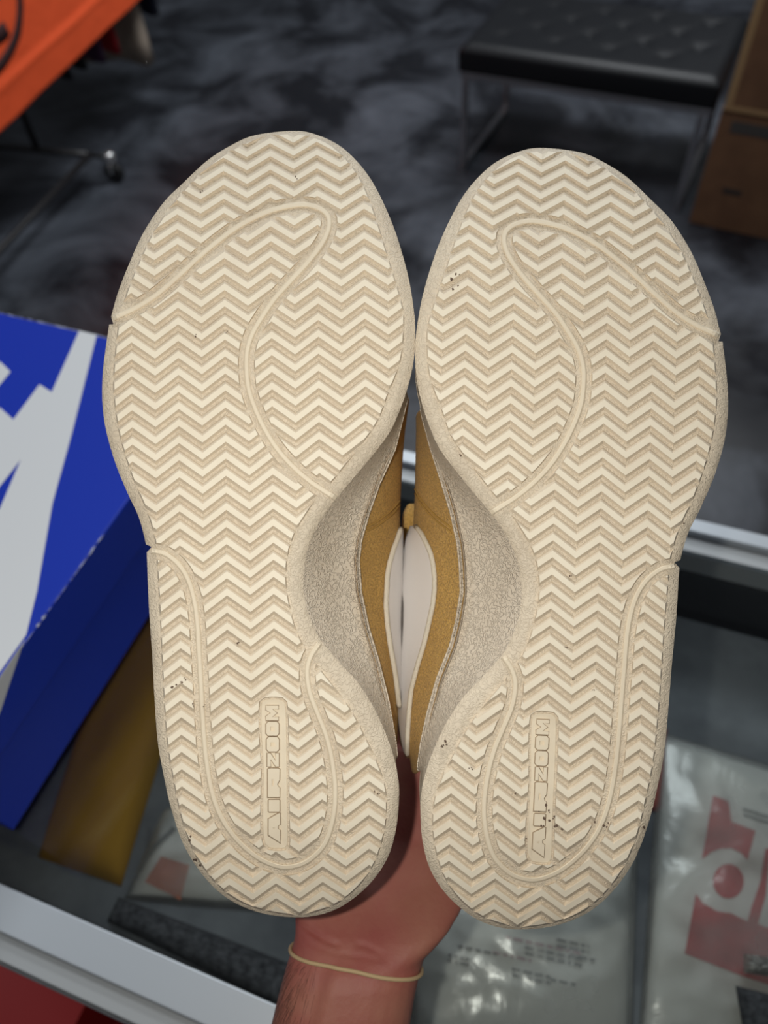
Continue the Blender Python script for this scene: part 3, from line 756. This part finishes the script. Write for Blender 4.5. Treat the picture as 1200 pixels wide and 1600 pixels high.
def shoe(right):
    def to_px(P):
        P = np.atleast_2d(P); return np.c_[P, np.ones(len(P))] @ AFF if right else P
    def logo_map(P):                     # logo points of the left drawing into this shoe's left-style frame
        P = np.atleast_2d(np.array(P, float))
        if not right: return P
        th = math.radians(3.0); Q = P - np.array([427, 1210.0]); c_, s_ = math.cos(th), math.sin(th)
        Q = np.c_[Q[:, 0] * c_ - Q[:, 1] * s_, Q[:, 0] * s_ + Q[:, 1] * c_] + np.array([844.5, 1232.0])
        return (Q - AFF[2]) @ AFI
    def cam3(P, depth):                  # left-frame pixels + depth -> camera-space xyz
        q = to_px(P); depth = np.broadcast_to(depth, len(q))
        return np.c_[(q[:, 0] - 600) / F * depth, -(q[:, 1] - 800) / F * depth, depth]
    def w3(X): X = np.atleast_2d(X); return C + (X * np.array([1, 1, -1])) @ R.T
    def lift(V):                          # flat (u, v, h mm) -> world on the curved sole
        V = np.asarray(V, float); d_ = D0 + zs(V[:, 1]) + edge_roll(V[:, :2]) - V[:, 2] * .001
        return w3(cam3(V[:, :2], d_))
    base = w3(cam3([(440, 1425)], D0 + .03))[0]
    lab = 'mustard suede sneaker held sole out, dark dirt flecks on its heel lettering' if right else 'mustard suede sneaker held sole out, with the cleaner cream sole'
    S = root('sneaker', base, lab, 'shoe', None)
    # --- outsole plate
    g = []
    for v in np.arange(205, 1440, 11.0):
        for u in np.arange(155, 655, 11.0): g.append((u, v))
    g = np.array(g)
    from_in = []
    pa, pb_ = OUTL, np.roll(OUTL, -1, 0)
    for u, v in g:
        c_ = ((pa[:, 1] > v) != (pb_[:, 1] > v)); x_ = pa[:, 0] + (v - pa[:, 1]) / np.where(c_, pb_[:, 1] - pa[:, 1], 1) * (pb_[:, 0] - pa[:, 0])
        from_in.append(((c_ & (u < x_)).sum() % 2) == 1)
    g = g[np.array(from_in)]
    g = g[dist_poly(g, OUTL) > 4]
    pts = [Vector(p) for p in OUTL] + [Vector(p) for p in g]
    vv, ee, ff, *_ = delaunay_2d_cdt(pts, [(i, (i + 1) % NL) for i in range(NL)], [], 1, 1e-5)
    flat = np.array([(p[0], p[1], 0) for p in vv])
    W3 = lift(flat)
    sole = mesh_obj('outsole', W3, [tuple(f) for f in ff], M_base, S, True)
    # --- chevron lugs
    v, f = rows_mesh(); ro = flat_obj('tmp_rows', v, f)
    v, f = taper_prism(FLD, [(-2, 3.0), (RIDGE_H + .01, -1.5), (6, -5)], np.array([400, 800])); cf = flat_obj('tmp_field', v, f)
    cuts = []
    for path in (LOOP1, LOOP2):
        P = extend(catmull(path, 150, False), 18, 14)
        v, f = sweep_profile(P, [(-9.5, -2), (-13.5, RIDGE_H + .2), (-16, 5), (16, 5), (13.5, RIDGE_H + .2), (9.5, -2)]); cuts.append(flat_obj('tmp_cut', v, f))
    pq = catmull(logo_map(PLAQUE), 60, True)
    v, f = taper_prism(pq, [(-2, 1.0), (RIDGE_H, 3.5), (5, 6)], pq.mean(0)); cuts.append(flat_obj('tmp_cut', v, f))
    bpy.context.view_layer.update()
    apply_bool(ro, cf, 'INTERSECT')
    for c_ in cuts: apply_bool(ro, c_, 'DIFFERENCE')
    for V, Fs in sorted(islands(ro.data), key=lambda q: (round(q[0][:, 1].mean(), 1), q[0][:, 0].mean())):
        ext = np.ptp(V, axis=0)
        if V[:, 2].max() < RIDGE_H * .8 or ext[0] < 6 or ext[1] < 6: continue
        ro_ = mesh_obj('tread_ridge', lift(V), Fs, M_ridge, sole, recalc=False); ro_.data.materials.append(M_flank_shade)
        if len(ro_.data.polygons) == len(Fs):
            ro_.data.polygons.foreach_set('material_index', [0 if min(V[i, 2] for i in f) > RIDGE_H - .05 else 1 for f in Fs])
        if not right: ro_.data.flip_normals()
    kill(ro, cf, *cuts)
    # --- beads in the two grooves
    for path in (LOOP1, LOOP2):
        P = catmull(path, 170, False)
        v, f = sweep_profile(P, [(-4.6, -.3), (-4.0, .7), (-2.2, 1.15), (2.2, 1.15), (4.0, .7), (4.6, -.3)])
        mesh_obj('groove_bead', lift(v), f, M_bead, sole)
    # --- plaque with the raised word
    v, f = taper_prism(pq, [(-.4, 0), (.35, -.6), (.45, -1.6)], pq.mean(0)); mesh_obj('logo_plaque', lift(v), f, M_bead, sole)
    for outer, holes in LETTERS:
        lo = [np.c_[logo_map(outer), np.full(len(outer), .2)]] + [np.c_[logo_map(h), np.full(len(h), .2)] for h in holes]
        tris = tessellate_polygon([[Vector(p) for p in lp] for lp in lo]); bs = np.vstack(lo); n_ = len(bs); topv = bs.copy(); topv[:, 2] = 1.5; cen_l = lo[0][:, :2].mean(0); topv[:, :2] = cen_l + (topv[:, :2] - cen_l) * .95
        fs_ = [(n_ + t[0], n_ + t[1], n_ + t[2]) for t in tris]; k = 0
        for lp in lo:
            for i in range(len(lp)): j = (i + 1) % len(lp); fs_.append((k + i, k + j, n_ + k + j, n_ + k + i))
            k += len(lp)
        mesh_obj('letter', lift(np.vstack([bs, topv])), fs_, M_bead, sole)
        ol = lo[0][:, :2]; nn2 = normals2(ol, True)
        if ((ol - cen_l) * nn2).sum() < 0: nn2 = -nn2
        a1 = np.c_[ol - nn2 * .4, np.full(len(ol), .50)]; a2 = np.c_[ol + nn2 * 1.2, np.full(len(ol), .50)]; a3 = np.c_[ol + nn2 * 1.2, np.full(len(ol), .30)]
        v, f = loft_vf([list(a1), list(a2), list(a3)]); mesh_obj('letter_outline', lift(np.array(v)), f, M_groove_shade, sole)  # dark strip, groove shade painted round the letter
    # --- caught dirt on the tread faces
    if right: spots = [(853, 1258, 5), (857, 1266, 4), (850, 1278, 6), (858, 1282, 5), (846, 1290, 5), (866, 1276, 4), (842, 1268, 3), (696, 1158, 6), (690, 1166, 5), (738, 1202, 4), (733, 1200, 3), (805, 1240, 4), (822, 1310, 3), (929, 1284, 4), (943, 1290, 6), (950, 1286, 4), (1006, 1292, 5), (886, 1012, 4), (895, 1062, 3), (928, 1078, 4), (870, 1290, 6), (878, 1296, 5), (720, 712, 4), (706, 436, 8), (712, 428, 5), (708, 452, 6), (716, 446, 4), (890, 900, 3), (1068, 818, 3)]
    else: spots = [(305, 526, 4), (284, 1066, 5), (268, 1074, 6), (276, 1070, 5), (290, 1062, 4), (301, 1100, 4), (318, 1104, 3), (371, 1005, 4), (296, 1312, 7), (306, 1344, 6), (312, 1352, 5), (462, 276, 4), (313, 300, 3), (353, 520, 2), (585, 1237, 3), (590, 1240, 3)]
    rs_ = random.Random(4 + right); dv = []; df = []
    for (uu, vv0, r0) in spots:
        q = (np.array([uu, vv0]) - AFF[2]) @ AFI if right else np.array([uu, vv0], float)
        for rep_ in range(2):
            c0_ = q + np.array([rs_.gauss(0, 2.0), rs_.gauss(0, 2.0)]) * rep_; k0 = len(dv); m_ = 7; an0 = rs_.random() * 6
            for lev in (RIDGE_H + .12, -.2):
                for i in range(m_):
                    a_ = an0 + 2 * math.pi * i / m_; rr0 = r0 * .42 * (.5 + rs_.random() * .8) * (1 - .35 * rep_); dv.append((c0_[0] + math.cos(a_) * rr0 * .8, c0_[1] + math.sin(a_) * rr0, lev))
            df.append(tuple(range(k0, k0 + m_))); df += [(k0 + i, k0 + (i + 1) % m_, k0 + m_ + (i + 1) % m_, k0 + m_ + i) for i in range(m_)]
    dfo = mesh_obj('dirt_flecks', lift(np.array(dv)), df, M_dirt, sole); dfo['kind'] = 'stuff'
    # --- side wall and upper, ring by ring in camera space
    v_ = OUTL[:, 1]; rim = cam3(OUTL, D0 + zs(v_) + edge_roll(OUTL))
    G_ = G_R if right else G_L
    med = (OUTL[:, 0] > 440) & (v_ > 560) & (v_ < 1240)
    k_ = np.arange(NL); med &= (k_ < NL * .55)
    vpx = to_px(OUTL)[:, 1]
    w = np.where(med, np.clip((v_ - 585) / 45, 0, 1) * np.clip((1222 - v_) / 45, 0, 1), 0); w = w * w * (3 - 2 * w); w = w[:, None]
    Tl = np.c_[np.interp(v_, [q[0] for q in T_M], [q[1] for q in T_M]), v_]
    if right:
        # own traced edge of the side wall against the suede
        T_R = [(600, 652), (640, 656), (700, 672), (750, 688), (800, 703), (850, 714), (885, 717.5), (925, 719), (970, 712), (1010, 702), (1060, 682), (1110, 668), (1160, 657), (1220, 649), (1260, 645)]
        Tp = np.c_[np.interp(vpx, [q[0] for q in T_R], [q[1] for q in T_R]), vpx]; Gp = np.c_[np.interp(vpx, [q[0] for q in G_], [q[1] for q in G_]), vpx]
    else:
        Tp = Tl; Gp = np.c_[np.interp(v_, [q[0] for q in G_], [q[1] for q in G_]), v_]
    def px3(P, d_): return np.c_[(P[:, 0] - 600) / F * d_, -(P[:, 1] - 800) / F * d_, d_]
    axp = np.c_[np.full(NL, 432.0) - .0 * v_, np.clip(v_, 420, 1285)]
    if True: axp[:, 0] = np.interp(axp[:, 1], [420, 800, 1285], [425, 425, 440])
    ax3 = cam3(axp, D0)
    def inward(X, mm):
        d_ = ax3[:, :2] - X[:, :2]; d_ /= np.maximum(np.linalg.norm(d_, axis=1), 1e-7)[:, None]; Y = X.copy(); Y[:, :2] += d_ * mm * .001; return Y
    dz0 = D0 + zs(v_)
    hT = np.interp(v_, [205, 500, 1430], [.020, .023, .027])
    T3 = inward(rim, 1.0); T3[:, 2] = dz0 + hT
    Tm = px3(Tp, dz0 + .022); T3 = T3 * (1 - w) + Tm * w
    hG = np.interp(v_, [205, 420, 700, 1430], [.034, .042, .060, .062])
    G3 = inward(rim, 4.0); G3[:, 2] = dz0 + hG
    Gm = px3(Gp, dz0 + .064); G3 = G3 * (1 - w) + Gm * w
    ringsS = []
    for s in np.linspace(0, 1, 9):
        X = rim * (1 - s) + T3 * s; cc = math.sin(math.pi * s)
        X[:, 2] += (w[:, 0] * .0035 + (1 - w[:, 0]) * 0) * cc
        X[:, :2] += ((X[:, :2] - ax3[:, :2]) / np.linalg.norm(X[:, :2] - ax3[:, :2], axis=1)[:, None]) * (.0008 * cc) * (OUTL[:, :1] < 440)
        ringsS.append(X)
    lip = inward(T3, 1.8); lip[:, 2] += .0004; ringsS.append(lip); lp2 = inward(T3, 2.2); lp2[:, 2] -= .004; ringsS.append(lp2)
    v, f = loft_vf([list(w3(X)) for X in ringsS]); mesh_obj('sidewall', v, f, M_side, S, True)
    tb = [p for p in w3(inward(T3, .2))]
    tube('midsole_edge', tb, .00045, M_side, S, 6, True)
    ringsU = []; lp3 = inward(T3, 1.6); lp3[:, 2] -= .003; ringsU.append(lp3)
    T_up = inward(T3, 1.4)
    for s in np.linspace(0, 1, 9):
        X = T_up * (1 - s) + G3 * s; so = math.sin(s * math.pi / 2)
        X[:, :2] = (T_up[:, :2] * (1 - so) + G3[:, :2] * so) * w + X[:, :2] * (1 - w)
        ringsU.append(X)
    dtop = D0 + np.interp(v_, [205, 350, 560, 780, 1000, 1200, 1430], [.052, .066, .078, .096, .090, .094, .105]) + zs(v_)
    smax = np.interp(v_, [640, 800], [1.0, .52])
    for q in np.linspace(0, 1, 13)[1:]:
        s = q * smax; inn = 1 - np.cos(s * math.pi / 2); upp = np.sin(q * math.pi / 2)
        X = G3.copy(); X[:, :2] += (ax3[:, :2] * ((dtop / D0)[:, None] ** .0) - G3[:, :2]) * inn[:, None]; X[:, 2] = G3[:, 2] + (dtop - G3[:, 2]) * upp
        ringsU.append(X)
    UW = [list(w3(X)) for X in ringsU]
    v, f = loft_vf(UW)
    upper = mesh_obj('upper', v, f, M_suede, S, True)
    bvh = BVHTree.FromPolygons([Vector(p) for p in v], f)
    last = ringsU[-1]; li = [last]
    a_ = inward(last, 2.0); a_[:, 2] -= .004; li.append(a_)
    op = np.clip((v_ - 700) / 100, 0, 1)[:, None]
    b_ = last.copy(); b_[:, :2] = G3[:, :2] * .0 + inward(last, 7)[:, :2] * op + last[:, :2] * (1 - op); b_[:, 2] = D0 + zs(v_) + .06; li.append(b_)
    c2_ = b_.copy(); c2_[:, :2] = inward(b_, 10)[:, :2] * op + b_[:, :2] * (1 - op); c2_[:, 2] = D0 + .036; li.append(c2_)
    lv, lf = loft_vf([list(w3(X)) for X in li]); lf.append(tuple(range(3 * NL, 4 * NL)))
    mesh_obj('lining', lv, lf, M_lining, S, True)
    # tongue and laces on the far side
    cx = cam3([(427, 560)], .4)[0][0]; ty = []
    for t in np.linspace(0, 1, 14):
        vv_ = 560 + 330 * t; dd_ = D0 + np.interp(vv_, [560, 780, 890], [.081, .104, .122]); yy_ = cam3([(427, vv_)], D0)[0][1]; xx_ = cam3([(427, vv_)], D0)[0][0]; row = []
        for s in np.linspace(-1, 1, 11): row.append(np.array([xx_ + s * (.017 + .010 * t), yy_, dd_ - .010 * s * s]))
        ty.append(row)
    gr = [w3(np.array(r_))for r_ in ty]; v, f = loft_vf([list(r_) for r_ in gr], False)
    tg = mesh_obj('tongue', v, f, M_suede, S, True); sm_ = tg.modifiers.new('thick', 'SOLIDIFY'); sm_.thickness = .006
    for i_, vv_ in enumerate(np.linspace(590, 770, 6)):
        dd_ = D0 + np.interp(vv_, [560, 780, 890], [.089, .111, .122]); X = cam3([(427, vv_)], D0)[0]
        pth = [np.array([X[0] + s * .026, X[1] + .006 * s * (1 if i_ % 2 else -1), dd_ - .014 * s * s]) for s in np.linspace(-1, 1, 9)]
        tube('lace', [p for p in w3(np.array(pth))], .0026, M_lace, S, 8)
    # white stripe on the inner flank, cut out where the photograph shows it
    if right:
        ed = [(823, 646, 653), (835, 641, 662), (850, 636, 670), (864, 632, 676), (882, 630, 680), (900, 629, 682), (922, 631, 682), (945, 634, 679.5), (975, 634, 673), (1006, 632, 666), (1043, 629, 655), (1079, 627, 646), (1110, 626.5, 643), (1140, 628, 641), (1165, 632, 640), (1180, 638, 640)]
        sgn = 1
    else:
        ed = [(826, 622.5, 624.5), (845, 616, 625), (860, 610.5, 625), (880, 605, 626), (900, 601.5, 626), (945, 599.5, 625), (975, 601.5, 625), (1006, 605.5, 624.5), (1055, 614, 624), (1104, 620, 622.5)]
        sgn = -1
    def cast(u, v, lift_=.0011):
        d_ = Vector(ray(u, v)).normalized(); h = bvh.ray_cast(Vector(C), d_, .45)
        if h[0] is None: return None
        n_ = h[1]
        if n_.dot(d_) > 0: n_ = -n_
        return np.array(h[0] + n_ * lift_)
    rowsP = []
    vs_ = np.linspace(ed[0][0], ed[-1][0], 60); us0 = np.interp(vs_, [e[0] for e in ed], [e[1] for e in ed]); us1 = np.interp(vs_, [e[0] for e in ed], [e[2] for e in ed])
    for vq, ua, ub in zip(vs_, us0, us1):
        row = []
        order = np.linspace(ub, ua, 14) if right else np.linspace(ua, ub, 14)   # from the sole side outwards
        lastp = None
        for uq in order:
            p = cast(uq, vq)
            if p is None or (lastp is not None and np.linalg.norm(p - lastp) > .02):
                p = lastp + R @ np.array([0, 0, -.002]) if lastp is not None else None
            if p is None: break
            row.append(p); lastp = p
        if len(row) == 14: rowsP.append(row)
    if len(rowsP) > 5:
        v, f = loft_vf(rowsP, False)
        sw = mesh_obj('swoosh', v, f, M_white, upper, True); sm_ = sw.modifiers.new('thick', 'SOLIDIFY'); sm_.thickness = .0012; sm_.offset = 0
        tube('edge_stitching', [r_[0] for r_ in rowsP], .0012, M_thread, upper, 6)
        # overlay of the outer flank, same stripe placed by its height above the sole
    # stitched seam of the toe overlay
    for o_ in ((0, 0), (0, 7)):
        line = [(648, 762), (655, 775), (668, 792), (684, 808), (700, 820), (706, 826)] if right else [(624, 782), (612, 796), (600, 806), (588, 815), (578, 820), (570, 823)]
        P = catmull([(a + o_[0], b + o_[1]) for a, b in line], 40, False)
        pth = [cast(a, b, .0003) for a, b in P]; pth = [p for p in pth if p is not None]
        if len(pth) > 4: tube('seam_stitching', pth, .00045, M_gthread, upper, 5)
    # outer flank stripe, cast sideways onto the upper
    rows2 = []
    Xs = cam3([(432, 900)], D0)[0][0]; dirx = 1 if not right else -1
    for t in np.linspace(0, 1, 40):
        vv_ = 780 + 560 * t; yy_ = -(vv_ - 800) / F * D0
        mid = .052 + .022 * t ** 1.6 * 1.2 + .004 * (1 - t); hw = .011 * math.sin(min(1, (t + .03) * 3.2) * math.pi / 2) * (1 - t) ** .8 + .0012
        row = []
        for s in np.linspace(-1, 1, 8):
            o3 = w3(np.array([[Xs - dirx * .2, yy_, D0 + mid + s * hw]]))[0]; d3 = Vector(R @ np.array([dirx, 0, 0])); h = bvh.ray_cast(Vector(o3), d3, .35)
            if h[0] is None: break
            n_ = h[1];
            if n_.dot(d3) > 0: n_ = -n_
            row.append(np.array(h[0] + n_ * .0011))
        if len(row) == 8: rows2.append(row)
    if len(rows2) > 5:
        v, f = loft_vf(rows2, False); sw = mesh_obj('swoosh', v, f, M_white, upper, True); sm_ = sw.modifiers.new('thick', 'SOLIDIFY'); sm_.thickness = .0012; sm_.offset = 0
    if right:      # rounded mustard tab peeping out behind the flank
        pts_ = [(640, 787), (634, 793), (629, 806), (627.5, 826), (628.5, 848), (633, 862), (646, 862), (650, 840), (650, 800)]
        P = catmull(pts_, 40, True); dd_ = .388
        fr = [w3(np.array([[(a - 600) / F * dd_, -(b - 800) / F * dd_, dd_]]))[0] for a, b in P]
        back = [p + R @ np.array([0.006, 0, -.012]) for p in fr]; cen_ = np.mean(fr, axis=0)
        ins = [p + (cen_ - p) * .35 + R @ np.array([0, 0, .003]) for p in fr]
        v, f = loft_vf([ins, fr, back]); n_ = len(fr); f.append(tuple(range(n_))); f.append(tuple(range(2 * n_, 3 * n_)))
        mesh_obj('tongue_edge', v, f, M_suede, S, True)
    return S
shoeL = shoe(False)
shoeR = shoe(True)

# ------------------------------------------------------------------ hand and forearm
def cw(p): return cs(p[0], p[1], p[2])
def pxc(u, v, d): return np.array([(u - 600) / F * d, -(v - 800) / F * d, d])
shells_v = []; shells_f = []
def add_shell(v, f):
    k = len(shells_v); shells_v.extend([np.array(p) for p in v]); shells_f.extend([tuple(i + k for i in q) for q in f])
# outlines of forearm, wrist and heel of the hand: (v, left u, right u, depth of centre, half thickness)
SEC = [(2150, 300, 560, .345, .036), (1950, 345, 590, .350, .034), (1800, 378, 612, .354, .030), (1700, 400, 626, .358, .027), (1600, 424, 640, .364, .0245), (1547, 437, 649, .367, .0232), (1507, 448, 658, .370, .0222), (1483, 456, 666, .373, .0215),
       (1461, 461, 684, .377, .0215), (1437, 462, 702, .382, .022), (1400, 458, 722, .392, .023), (1350, 455, 738, .405, .023), (1290, 458, 742, .420, .021), (1220, 468, 738, .432, .018), (1160, 480, 728, .440, .014)]
rings = []; NS = 28
for (v, ul, ur, d_, ht) in SEC:
    l_ = pxc(ul, v, d_); r_ = pxc(ur, v, d_); c_ = (l_ + r_) / 2; hx = (r_ - l_) / 2; ring = []
    for k in range(NS):
        a = 2 * math.pi * k / NS; ca, sa = math.cos(a), math.sin(a)
        # squarish oval; thumb-side mound towards the camera on the right
        ca2 = math.copysign(abs(ca) ** .8, ca); sa2 = math.copysign(abs(sa) ** .9, sa)
        bulge = 0
        if v < 1500 and sa < 0: bulge = -.006 * max(0, ca) * min(1, (1500 - v) / 80) + .003 * math.exp(-(ca / .3) ** 2) * min(1, (1500 - v) / 80)
        if v >= 1483 and sa < 0: bulge = -.0012 * math.exp(-((ca + .25) / .12) ** 2) - .001 * math.exp(-((ca - .1) / .1) ** 2)
        ring.append(c_ + hx * ca2 + np.array([0, 0, ht * sa2 + bulge]))
    rings.append(ring)
v, f = loft_vf(rings); f.append(tuple(range(NS))); f.append(tuple(range((len(rings) - 1) * NS, len(rings) * NS))); add_shell(v, f)
def finger(path, rad):
    P = catmull3(path, 26); rr_ = np.interp(np.linspace(0, 1, 26), np.linspace(0, 1, len(rad)), rad)
    T = np.gradient(P, axis=0); T /= np.linalg.norm(T, axis=1)[:, None]
    # rounded tip
    ext = [P[-1] + T[-1] * rr_[-1] * math.sin(a) for a in (.5, 1.0, 1.4)]; er = [rr_[-1] * math.cos(a) for a in (.5, 1.0, 1.4)]
    v, f = tube_vf(list(P) + ext, list(rr_) + er, 14); add_shell(v, f)
def catmull3(pts, n):
    P = np.array(pts, float); m = len(P); out = []
    for i in range(m - 1):
        p0 = P[i - 1] if i > 0 else 2 * P[0] - P[1]; p1, p2 = P[i], P[i + 1]; p3 = P[i + 2] if i + 2 < m else 2 * P[-1] - P[-2]
        for t in np.linspace(0, 1, 10, endpoint=False): out.append(.5 * ((2 * p1) + (-p0 + p2) * t + (2 * p0 - 5 * p1 + 4 * p2 - p3) * t * t + (-p0 + 3 * p1 - 3 * p2 + p3) * t ** 3))
    out.append(P[-1]); out = np.array(out); s = np.r_[0, np.cumsum(np.linalg.norm(np.diff(out, axis=0), axis=1))]
    q = np.linspace(0, s[-1], n); return np.array([np.interp(q, s, out[:, k]) for k in range(3)]).T
# knuckle line behind the heel collars; fingers reach up and hook forward into the openings
kn = [(.037, -.135, .440), (.013, -.128, .443), (-.011, -.130, .443), (-.033, -.138, .440)]
tips = [[(.044, -.105, .442), (.050, -.075, .432), (.052, -.062, .408)],
        [(.018, -.093, .447), (.026, -.060, .436), (.032, -.047, .408)],
        [(-.018, -.095, .447), (-.030, -.064, .436), (-.036, -.053, .408)],
        [(-.044, -.112, .443), (-.056, -.090, .434), (-.058, -.080, .410)]]
for b0, tp, r0 in zip(kn, tips, (.0098, .0102, .0096, .0084)):
    base0 = (b0[0] * .9, b0[1] - .03, b0[2] - .004)
    finger([base0, b0] + tp, [r0 * 1.1, r0 * 1.08, r0, r0 * .92, r0 * .80])
finger([(.034, -.190, .397), (.050, -.170, .420), (.067, -.142, .430), (.078, -.110, .420), (.076, -.094, .400)], [.014, .0135, .0118, .0108, .0092])
me = bpy.data.meshes.new('person'); me.from_pydata([tuple(cs(*p)) for p in shells_v], [], shells_f)
bm = bmesh.new(); bm.from_mesh(me); bmesh.ops.recalc_face_normals(bm, faces=bm.faces); bm.to_mesh(me); bm.free()
tmp = bpy.data.objects.new('tmp_hand', me); COL.objects.link(tmp)
rm = tmp.modifiers.new('r', 'REMESH'); rm.mode = 'VOXEL'; rm.voxel_size = .0012; rm.use_smooth_shade = True
sm_ = tmp.modifiers.new('s', 'SMOOTH'); sm_.factor = .5; sm_.iterations = 6
bpy.context.view_layer.update()
me2 = bpy.data.meshes.new_from_object(tmp.evaluated_get(bpy.context.evaluated_depsgraph_get())); kill(tmp)
HB = cs(*pxc(520, 1700, .36))
me2.transform(Matrix.Translation(Vector(-HB))); me2.name = 'person'; me2.materials.clear(); me2.materials.append(M_skin)
# wrist creases and the shallow hollow beside the tendon
CRE = [([(458, 1437), (481, 1451), (508, 1469), (527, 1476)], 4.0, .0011), ([(560, 1476), (575, 1479), (598, 1492)], 4.0, .0006), ([(505, 1515), (497, 1545), (486, 1587), (478, 1630)], 11.0, .0012), ([(470, 1466), (520, 1488), (600, 1500)], 3.5, .0004)]
CO = np.array([v.co[:] for v in me2.vertices]) + HB; NO = np.array([v.normal[:] for v in me2.vertices]); X_ = (CO - C) @ R
PX = np.c_[600 + F * X_[:, 0] / -X_[:, 2], 800 - F * X_[:, 1] / -X_[:, 2]]; fr_ = (NO * (C - CO)).sum(1) > 0
for pts_, wd_, dp_ in CRE:
    P = catmull(pts_, 40, False); dd = np.sqrt(((PX[:, None] - P[None]) ** 2).sum(-1)).min(1)
    CO = CO - NO * (dp_ * np.exp(-(dd / wd_) ** 2) * fr_)[:, None]
me2.vertices.foreach_set('co', (CO - HB).ravel()); me2.update()
me2.polygons.foreach_set('use_smooth', [True] * len(me2.polygons))
hand = bpy.data.objects.new('person', me2); COL.objects.link(hand); hand.location = tuple(HB)
tag(hand, 'bare forearm and hand holding up the pair of sneakers by their heels', 'person')
# fine hairs on the outer edge of the forearm
bvh = BVHTree.FromPolygons([Vector(v.co) + Vector(HB) for v in me2.vertices], [tuple(p.vertices) for p in me2.polygons])
rr = random.Random(11); hv = []; hf = []
for k in range(200):
    vv_ = rr.uniform(1500, 1640); le = np.interp(vv_, [1483, 1507, 1547, 1600, 1700], [457, 450, 439, 426, 402]); uu_ = le + abs(rr.gauss(0, 1)) * 22 + 1
    d_ = Vector(ray(uu_, vv_)).normalized(); h = bvh.ray_cast(Vector(C), d_, .6)
    if h[0] is None: continue
    p0 = np.array(h[0]); nn_ = np.array(h[1]); dirv = R @ np.array([-.35 + .3 * rr.random(), -.9, .1]); dirv = dirv - nn_ * (dirv @ nn_) * .8; dirv /= np.linalg.norm(dirv)
    ln = rr.uniform(.004, .010); pth = [p0, p0 + dirv * ln * .5 + nn_ * .0011, p0 + dirv * ln + nn_ * .0009]
    v, f = tube_vf(pth, [.00004, .000035, .00002], 3); o_ = len(hv); hv += v; hf += [tuple(i + o_ for i in q) for q in f]
ROOTS[hand.name] = HB
ho = mesh_obj('arm_hair', hv, hf, M_hair, hand, True); ho['kind'] = 'stuff'
# elastic band round the wrist: a loop following the arm surface
bandp = []
LB, RB = pxc(455, 1484, .372), pxc(660, 1513, .3705)
cB = (LB + RB) / 2; hB = (RB - LB) / 2
for k in range(60):
    a = 2 * math.pi * k / 60
    q = np.array([hB[0] * math.cos(a), hB[1] * math.cos(a), .024 * math.sin(a)])
    sag = -.0048 * math.sin(a)          # hangs a little in front
    tgt = cB + q * 1.6 + np.array([0, sag, 0]); org = cB + np.array([0, sag, 0])
    dw = Vector(cw(tgt) - cw(org)); h = bvh.ray_cast(Vector(cw(org)) + dw * 1.2, -dw.normalized(), .2)
    p = np.array(h[0]) if h[0] is not None else cw(org + q)
    n_ = np.array(h[1]) if h[0] is not None else np.array(dw.normalized())
    bandp.append(p + n_ * .0009)
band = tube('wristband', bandp, .00095, M_band, None, 10, True, origin=np.mean(bandp, axis=0))
tag(band, 'thin beige elastic band around the wrist', 'band')
